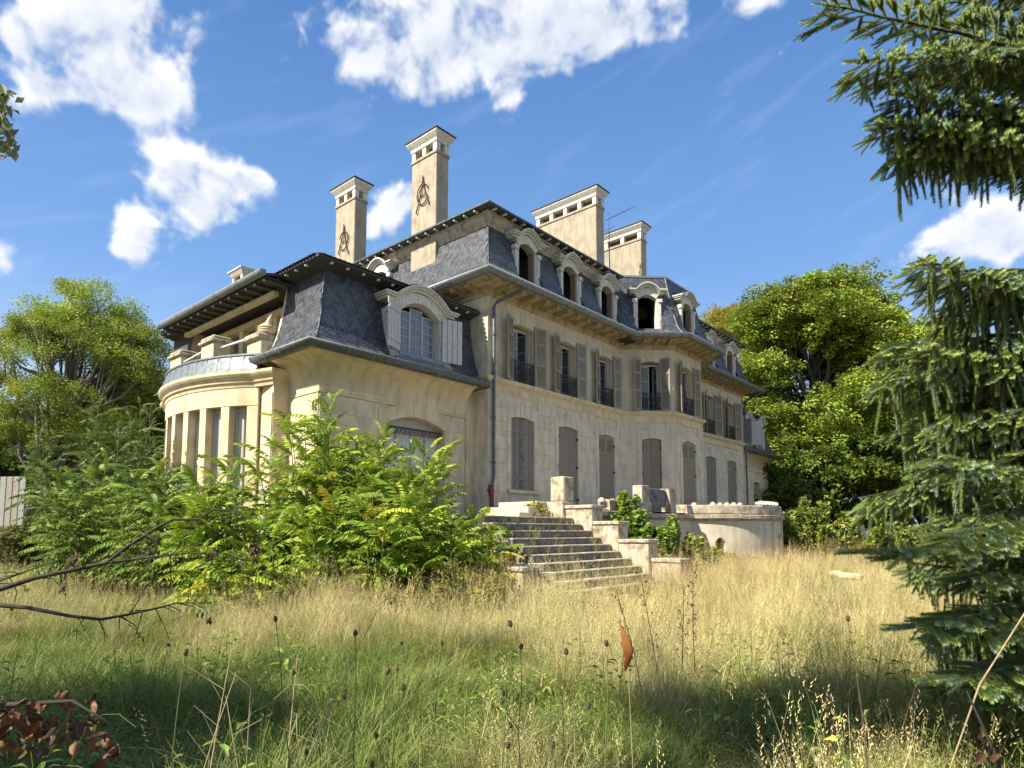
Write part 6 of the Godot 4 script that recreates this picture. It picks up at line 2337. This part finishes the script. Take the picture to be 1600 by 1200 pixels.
func weed(called: String, label: String, at: Vector3, h: float, heads: Array, lean: Vector3, sm: Material, sd: int, grp: String, leaves := 6, leafcol := Color(0.14, 0.2, 0.05)) -> void:      # a thin stem that forks to seed heads
	var r := RandomNumberGenerator.new()
	r.seed = sd
	var o := group(self, called)
	o.position = at
	tag(o, label, "weed", grp)
	var path := []
	for i in 7:
		var q := i / 6.0
		path.append(lean * q * q + Vector3(0, h * q, 0) + rand_dir(r) * 0.008)
	var s := st()
	tube(s, path, [0.0042, 0.004, 0.0036, 0.003, 0.0026, 0.002, 0.0016], 5)
	add(o, "stem", s, sm)
	for hd in heads:
		var tip: Vector3 = path[6]
		if hd > 0:
			var k: int = 5 - hd
			var f: Vector3 = path[k]
			var a := r.randf() * TAU
			tip = f + Vector3(cos(a) * 0.07, 0.12 + 0.03 * hd, sin(a) * 0.07)
			s = st()
			tube(s, [f, f.lerp(tip, 0.5) + Vector3(cos(a), 0, sin(a)) * 0.015, tip], [0.0025, 0.002, 0.0015], 4)
			add(o, "branch", s, sm)
		s = st()
		var d := Vector3(r.randf_range(-0.3, 0.3), 1, r.randf_range(-0.3, 0.3)).normalized()
		tube(s, [tip, tip + d * 0.006, tip + d * 0.014, tip + d * 0.022, tip + d * 0.028], [0.003, 0.0085, 0.010, 0.0075, 0.005], 8)
		for k in 22:     # bristly bracts
			var e := (rand_dir(r) + d * 0.9).normalized()
			var c := tip + d * 0.015
			var w := e.cross(d).normalized() * 0.0022
			tri(s, c + e * 0.007 - w, c + e * 0.007 + w, c + e * 0.017)
		add(o, "seed_head", s, M.seed_head)
	if leaves > 0:
		for k in leaves:
			var q := r.randf_range(0.15, 0.8)
			var c: Vector3 = path[int(q * 6)]
			var a := r.randf() * TAU
			var dv := Vector3(cos(a), r.randf_range(-0.2, 0.7), sin(a)).normalized()
			var w := dv.cross(Vector3.UP).normalized()
			var L := r.randf_range(0.05, 0.11)
			s = st()
			var v := r.randf_range(0.7, 1.0)
			s.set_color(leafcol * v)
			var m := c + dv * L * 0.45 + Vector3(0, 0.008, 0)
			var e := c + dv * L - Vector3(0, L * 0.25, 0)
			tri(s, c, m + w * L * 0.1, m); tri(s, c, m, m - w * L * 0.1); tri(s, m + w * L * 0.1, e, m); tri(s, m, e, m - w * L * 0.1)
			add(o, "leaf", s, M.leaf)

func curled_leaf(L: float, w: float, curl: float, sd: int) -> Mesh:
	var r := RandomNumberGenerator.new()
	r.seed = sd
	var s := st()
	s.set_smooth_group(1)
	var rows := []
	for i in 7:
		var q := i / 6.0
		var ww := w * sin(PI * clampf(q * 0.9 + 0.06, 0, 1)) * r.randf_range(0.8, 1.2)
		var row := []
		for k in 5:
			var x := (k - 2) / 2.0
			row.append(Vector3(x * ww, -L * q, ww * curl * (1.0 - x * x) + sin(q * 4.0 + sd) * L * 0.10 + r.randf_range(-1, 1) * L * 0.02))
		rows.append(row)
	for i in 6:
		for k in 4:
			var v := r.randf_range(0.7, 1.0)
			s.set_color(Color(v, v, v))
			quad(s, rows[i][k], rows[i][k + 1], rows[i + 1][k + 1], rows[i + 1][k])
	return done(s)

func build_foreground() -> void:
	var r := RandomNumberGenerator.new()
	r.seed = 61
	# seeding knapweed: feet below the heads that stand out against the meadow
	var kw := [[Vector3(-13.40, 0, 12.63), 1.28, [0, 1, 2], "knapweed with three dark seed heads standing at the middle of the meadow edge"],
		[Vector3(-13.85, 0, 12.42), 1.15, [0, 2], "shorter knapweed with two seed heads left of the middle one"],
		[Vector3(-13.69, 0, 11.99), 1.21, [0, 1], "knapweed with two brown heads left of the orange leaf by several stems"],
		[Vector3(-13.82, 0, 11.54), 1.25, [0, 1, 3], "branched knapweed with three heads among the pale stalks on the left"],
		[Vector3(-14.26, 0, 11.64), 1.17, [0, 1], "leftmost knapweed with round brown heads"],
		[Vector3(-13.18, 0, 12.73), 1.16, [0, 2, 3], "knapweed with close set heads just left of the hanging leaf"],
		[Vector3(-13.07, 0, 12.86), 1.19, [0, 1], "knapweed beside the hanging orange leaf"],
		[Vector3(-12.07, 0, 13.54), 1.25, [0], "lone thin stem with one nodding head near the spruce"],
		[Vector3(-12.84, 0, 11.15), 1.22, [0, 1, 2], "farther knapweed clump with small dark heads before the shadow band"],
		[Vector3(-12.59, 0, 11.42), 1.25, [0, 1], "farther thin knapweed right of the other far one"],
		[Vector3(-13.6, 0, 12.2), 1.0, [0, 1, 2], "low leafy knapweed in front of the far clump"],
		[Vector3(-12.95, 0, 12.3), 1.1, [0, 1, 2], "knapweed behind the hanging orange leaf"]]
	for i in kw.size():
		var k: Array = kw[i]
		var lean := Vector3(r.randf_range(-0.12, 0.12), 0, r.randf_range(-0.12, 0.12))
		weed("knapweed", k[3], k[0] - lean, k[1] - 0.02, k[2], lean, M.dark_stem if i % 2 else M.green_stem, 700 + i, "seeding knapweed in the foreground", 9)
	# pale dry stalks on the left
	var st0 := [[-1.05, 3.0, -0.05, 1.02, 0.35], [-1.25, 3.1, 0.10, 1.15, -0.2], [-1.15, 2.9, 0.55, 1.3, 0.0], [-1.0, 2.7, -0.22, 0.95, 0.1], [-1.35, 2.8, 0.02, 1.1, 0.3], [-0.95, 3.2, 0.3, 0.9, -0.3], [-1.5, 2.9, 0.2, 1.0, 0.2], [-0.8, 2.6, -0.15, 0.85, 0.3]]
	var desc := ["upright pale stalk at the heart of the dry bundle", "pale stalk leaning slightly right in the dry bundle", "longest pale stalk reaching up towards the shrubs", "pale stalk that leans left out of the bundle", "pale stalk behind the dry bundle", "short pale stalk crossing to the right", "pale stalk arching at the left of the bundle", "short bent pale stalk in front of the bundle"]
	for i in st0.size():
		var q: Array = st0[i]
		var at: Vector3 = Vector3(EYE.x, 0, EYE.z) + FWD * q[1] + RGT * q[0]
		var tip: Vector3 = RGT * q[2] + FWD * q[4] + Vector3(0, q[3], 0)
		var s := st()
		tube(s, [Vector3.ZERO, tip * 0.33 + Vector3(0, 0.05, 0), tip * 0.66 + Vector3(0, 0.05, 0), tip], [0.0045, 0.004, 0.003, 0.0018], 5)
		for k in 3:
			var f := tip * (0.55 + k * 0.14)
			tube(s, [f, f + (RGT * r.randf_range(-0.2, 0.2) + Vector3(0, r.randf_range(0.05, 0.2), 0))], [0.002, 0.001], 4)
		var o := add(self, "dry_stalk", s, M.dry_stem, Transform3D(Basis.IDENTITY, at))
		tag(o, desc[i], "stalk", "pale dry stalks in the left foreground")
	# arching stalks
	var arcs := [[-1.3, 2.75, 0.55, 0.95, "thin stalk arching over to the right on the left"], [-0.75, 2.9, -0.3, 0.98, "thin stalk hooked over beside the pale bundle"], [-2.0, 2.9, 0.35, 0.85, "green arching stem at the far left above the dead leaves"], [-2.15, 2.7, 0.5, 0.7, "lower arching stem above the dead leaves"]]
	for i in arcs.size():
		var q: Array = arcs[i]
		var at: Vector3 = Vector3(EYE.x, 0, EYE.z) + FWD * q[1] + RGT * q[0]
		var p := []
		for k in 9:
			var t := k / 8.0
			p.append(RGT * q[2] * t * t + Vector3(0, q[3] * sin(t * 1.95), 0) + rand_dir(r) * 0.004)
		var s := st()
		tube(s, p, [0.0035, 0.003, 0.0025, 0.0015], 5)
		var o := add(self, "arching_stem", s, M.dry_stem if i < 2 else M.green_stem, Transform3D(Basis.IDENTITY, at))
		tag(o, q[4], "stalk")
	# rust coloured dock stems before the bastion
	for i in 4:
		var dl := ["left tall dark dock stem in the straw before the bastion", "second dark dock stem, leaning right before the bastion", "third dark dock stem with withered tips before the bastion", "right dark dock stem in the straw before the bastion"]
		var o := group(self, "dock_stem")
		o.position = EYE * Vector3(1, 0, 1) + FWD * (5.6 + i * 0.25) + RGT * (1.15 + i * 0.21)
		tag(o, dl[i], "weed", "dark dock stems")
		var s := st()
		var tip: Vector3 = Vector3(0, 1.15 + 0.12 * (i % 2), 0) + RGT * [-0.25, -0.2, 0.05, 0.0][i]
		tube(s, [Vector3.ZERO, tip * 0.5 + rand_dir(r) * 0.03, tip], [0.007, 0.005, 0.002], 5)
		for k in 9:
			var f: Vector3 = tip * r.randf_range(0.45, 0.95)
			tube(s, [f, f + rand_dir(r) * 0.06 + Vector3(0, 0.09, 0)], [0.003, 0.001], 4)
		add(o, "stem", s, M.dark_stem)
		var xs := []
		var cols := PackedColorArray()
		for k in 46:
			xs.append(Transform3D(Basis.from_euler(Vector3(r.randf() * 6, r.randf() * 6, 0)).scaled(Vector3.ONE * r.randf_range(0.12, 0.28)), tip * r.randf_range(0.4, 1.0) + rand_dir(r) * 0.05))
			cols.append(Color(0.26, 0.13, 0.06) * r.randf_range(0.6, 1.1))
		copies(o, "seeds", curled_leaf(0.12, 0.05, 0.4, 3), M.leaf, xs, cols)
	# fallen dead branch on the left
	var o := group(self, "dead_branch")
	tag(o, "bare dead branch with twigs reaching in from the left over the grass", "branch")
	var p1 := [Vector3(-14.6, 0.9, 6.3), Vector3(-13.96,1.11,6.82), Vector3(-13.74,1.21,6.99), Vector3(-13.28,1.35,7.44), Vector3(-13.14,1.50,7.53), Vector3(-12.94,1.68,7.68), Vector3(-12.82,1.76,7.74), Vector3(-12.63,1.76,7.88), Vector3(-12.52,1.86,7.93), Vector3(-12.32,1.84,8.08), Vector3(-12.21,1.62,8.14)]
	var p2 := [Vector3(-14.7, 0.95, 6.5), Vector3(-14.05,1.01,7.33), Vector3(-13.89,0.99,7.50), Vector3(-13.65,0.92,7.78), Vector3(-13.47,0.89,7.99), Vector3(-13.32,0.93,8.16), Vector3(-13.14,0.99,8.37), Vector3(-13.05,1.03,8.47), Vector3(-12.84,1.03,8.71)]
	var p3 := [Vector3(-13.28,1.35,7.44), Vector3(-13.0,1.40,7.72), Vector3(-12.75,1.44,7.95), Vector3(-12.5,1.43,8.15), Vector3(-12.35,1.36,8.25)]
	var p4 := [Vector3(-14.5, 0.9, 6.35), Vector3(-13.9,1.22,6.86), Vector3(-13.6,1.37,7.1), Vector3(-13.4,1.42,7.2)]
	var xs := []
	var cols := PackedColorArray()
	for e in [[p1, 0.026, 0.005], [p2, 0.022, 0.004], [p3, 0.014, 0.003], [p4, 0.012, 0.003]]:
		var pp: Array = e[0]
		var rad := []
		for i in pp.size():
			rad.append(lerpf(e[1], e[2], float(i) / (pp.size() - 1)))
		var s := st()
		tube(s, pp, rad, 7)
		add(o, "bough", s, M.dark_bark)
		for i in 13:
			var q := r.randf_range(0.15, 0.98) * (pp.size() - 1)
			var c: Vector3 = pp[int(q)].lerp(pp[mini(int(q) + 1, pp.size() - 1)], q - int(q))
			var d := (rand_dir(r) * Vector3(1, 0.7, 1) + Vector3(0.35, -0.45, 0.4)).normalized()
			var L := r.randf_range(0.12, 0.36)
			var t1 := c + d * L * 0.5 + rand_dir(r) * 0.03
			var t2 := t1 + (d + Vector3(0, -0.5, 0) + rand_dir(r) * 0.5).normalized() * L * 0.5
			s = st()
			tube(s, [c, t1, t2], [0.006, 0.004, 0.002], 4)
			for k in 3:
				var f := c.lerp(t2, r.randf_range(0.3, 0.9))
				tube(s, [f, f + (rand_dir(r) + Vector3(0, -0.5, 0)) * 0.08], [0.003, 0.0015], 3)
			add(o, "twig", s, M.dark_bark)
			if r.randf() < 0.6:
				for k in 3:
					xs.append(Transform3D(Basis.from_euler(Vector3(r.randf_range(-0.5, 0.5), r.randf() * TAU, r.randf_range(-0.5, 0.5))).scaled(Vector3.ONE * r.randf_range(0.4, 0.9)), t2 + rand_dir(r) * 0.02))
					cols.append(Color(0.16, 0.10, 0.055) * r.randf_range(0.5, 1.1))
	for k in 26:
		xs.append(Transform3D(Basis.from_euler(Vector3(r.randf_range(-0.4, 0.4), r.randf() * TAU, r.randf_range(-0.4, 0.4))).scaled(Vector3.ONE * r.randf_range(0.6, 1.1)), p1[10] + Vector3(0.02, -0.02 - k * 0.008, 0.02) + rand_dir(r) * 0.05))
		cols.append(Color(0.12, 0.075, 0.045) * r.randf_range(0.5, 1.1))
	copies(o, "withered_leaves", curled_leaf(0.07, 0.018, 0.8, 8), M.leaf, xs, cols)
	# heap of dead leaves at the lower left
	var heap := group(self, "dead_leafy_bough")
	heap.position = Vector3(EYE.x, 0, EYE.z) + FWD * 2.6 - RGT * 1.86 + Vector3.UP * 0.24
	tag(heap, "broken bough covered in crisp brown dead leaves at the lower left", "branch")
	var lm := []
	for k in 4:
		var m: StandardMaterial3D = M.dead.duplicate()
		m.albedo_color = [lin(0.13, 0.055, 0.025), lin(0.09, 0.045, 0.022), lin(0.17, 0.085, 0.03), lin(0.06, 0.035, 0.02)][k]
		lm.append(m)
	var cm := [curled_leaf(0.10, 0.028, 0.9, 21), curled_leaf(0.12, 0.035, 0.6, 22), curled_leaf(0.08, 0.024, 1.2, 23)]
	var s := st()
	tube(s, [-RGT * 0.6 + Vector3(0, 0.5, 0), -RGT * 0.2 + Vector3(0, 0.72, 0), RGT * 0.12 + Vector3(0, 0.74, 0), RGT * 0.3 + Vector3(0, 0.64, 0)], [0.016, 0.012, 0.007, 0.003], 6)
	add(heap, "twig", s, M.dark_bark)
	for k in 230:
		var q := r.randf()
		var c := -RGT * lerpf(0.6, -0.28, q) + Vector3(0, 0.50 + 0.24 * sin(q * 2.4) + 0.05 * r.randf_range(-1, 1) - 0.16 * r.randf(), 0) + FWD * r.randf_range(-0.16, 0.16)
		put(heap, "dead_leaf", cm[r.randi() % 3], lm[r.randi() % 4], Transform3D(Basis.from_euler(Vector3(r.randf_range(-1.2, 1.2), r.randf() * TAU, r.randf_range(-0.8, 0.8))).scaled(Vector3.ONE * r.randf_range(0.32, 0.72)), c))
	# the orange leaf hanging on a thin stem
	var h := group(self, "hanging_leaf")
	h.position = Vector3(-13.46, 0, 13.17)
	tag(h, "curled orange brown dead leaf hanging on a thin stem in the middle", "leaf")
	put(h, "blade", curled_leaf(0.155, 0.027, 1.3, 31), mat("orange_leaf", lin(0.30, 0.105, 0.022), 0.7), Transform3D(Basis(Vector3.UP, -0.1) * Basis(Vector3.BACK, 0.16) * Basis.from_scale(Vector3(0.62, 1.05, 0.8)), Vector3(0, 1.335, 0)))
	M.orange_leaf.vertex_color_use_as_albedo = true
	M.orange_leaf.backlight_enabled = true
	M.orange_leaf.backlight = Color(0.6, 0.6, 0.6)
	s = st()
	tube(s, [Vector3(0.02, 0, 0.03), Vector3(0.025, 0.7, 0.03), Vector3(0.02, 1.2, 0.015), Vector3(0, 1.36, 0), Vector3(0, 1.33, 0)], [0.003, 0.0025, 0.0018, 0.0012], 4)
	add(h, "stem", s, M.dry_stem)
	# pale stick leaning in the lower right and withered twig by the spruce
	s = st()
	tube(s, [Vector3(-11.75, 0.55, 13.85), Vector3(-11.7, 0.95, 13.98), Vector3(-11.50, 1.36, 14.2), Vector3(-11.3, 1.75, 14.35)], [0.0042, 0.0042, 0.0038, 0.003], 7)
	tag(add(self, "stick", s, M.dry_stem), "long pale bare stick leaning beside the spruce at lower right", "stick")
	var w := group(self, "withered_twig")
	w.position = Vector3(-12.60, -0.14, 14.10)
	tag(w, "twig of crumpled brown leaves at the lower right below the spruce", "twig")
	s = st()
	tube(s, [Vector3(0.2, 0.3, 0.1), Vector3(0.08, 0.75, 0.05), Vector3(-0.02, 1.05, 0.0), Vector3(-0.08, 1.25, -0.06)], [0.012, 0.009, 0.006, 0.003], 6)
	add(w, "stem", s, M.dark_bark)
	for k in 30:
		var q := r.randf()
		put(w, "dead_leaf", cm[r.randi() % 3], lm[[1, 3][r.randi() % 2]], Transform3D(Basis.from_euler(Vector3(r.randf_range(-1, 1), r.randf() * TAU, r.randf_range(-0.8, 0.8))).scaled(Vector3.ONE * r.randf_range(0.25, 0.5)), Vector3(0.1 - 0.16 * q, 0.65 + 0.5 * q, 0.04 - 0.08 * q) + rand_dir(r) * 0.035))
	# one yellow leaf in the grass
	tag(put(self, "yellow_leaf", curled_leaf(0.11, 0.026, 0.6, 41), mat("yellow", lin(0.5, 0.4, 0.05), 0.6), Transform3D(Basis.from_euler(Vector3(1.1, 0.5, 1.2)), Vector3(-12.13, 0.70, 13.48))), "single yellow fallen leaf caught on the grass at lower right", "leaf")
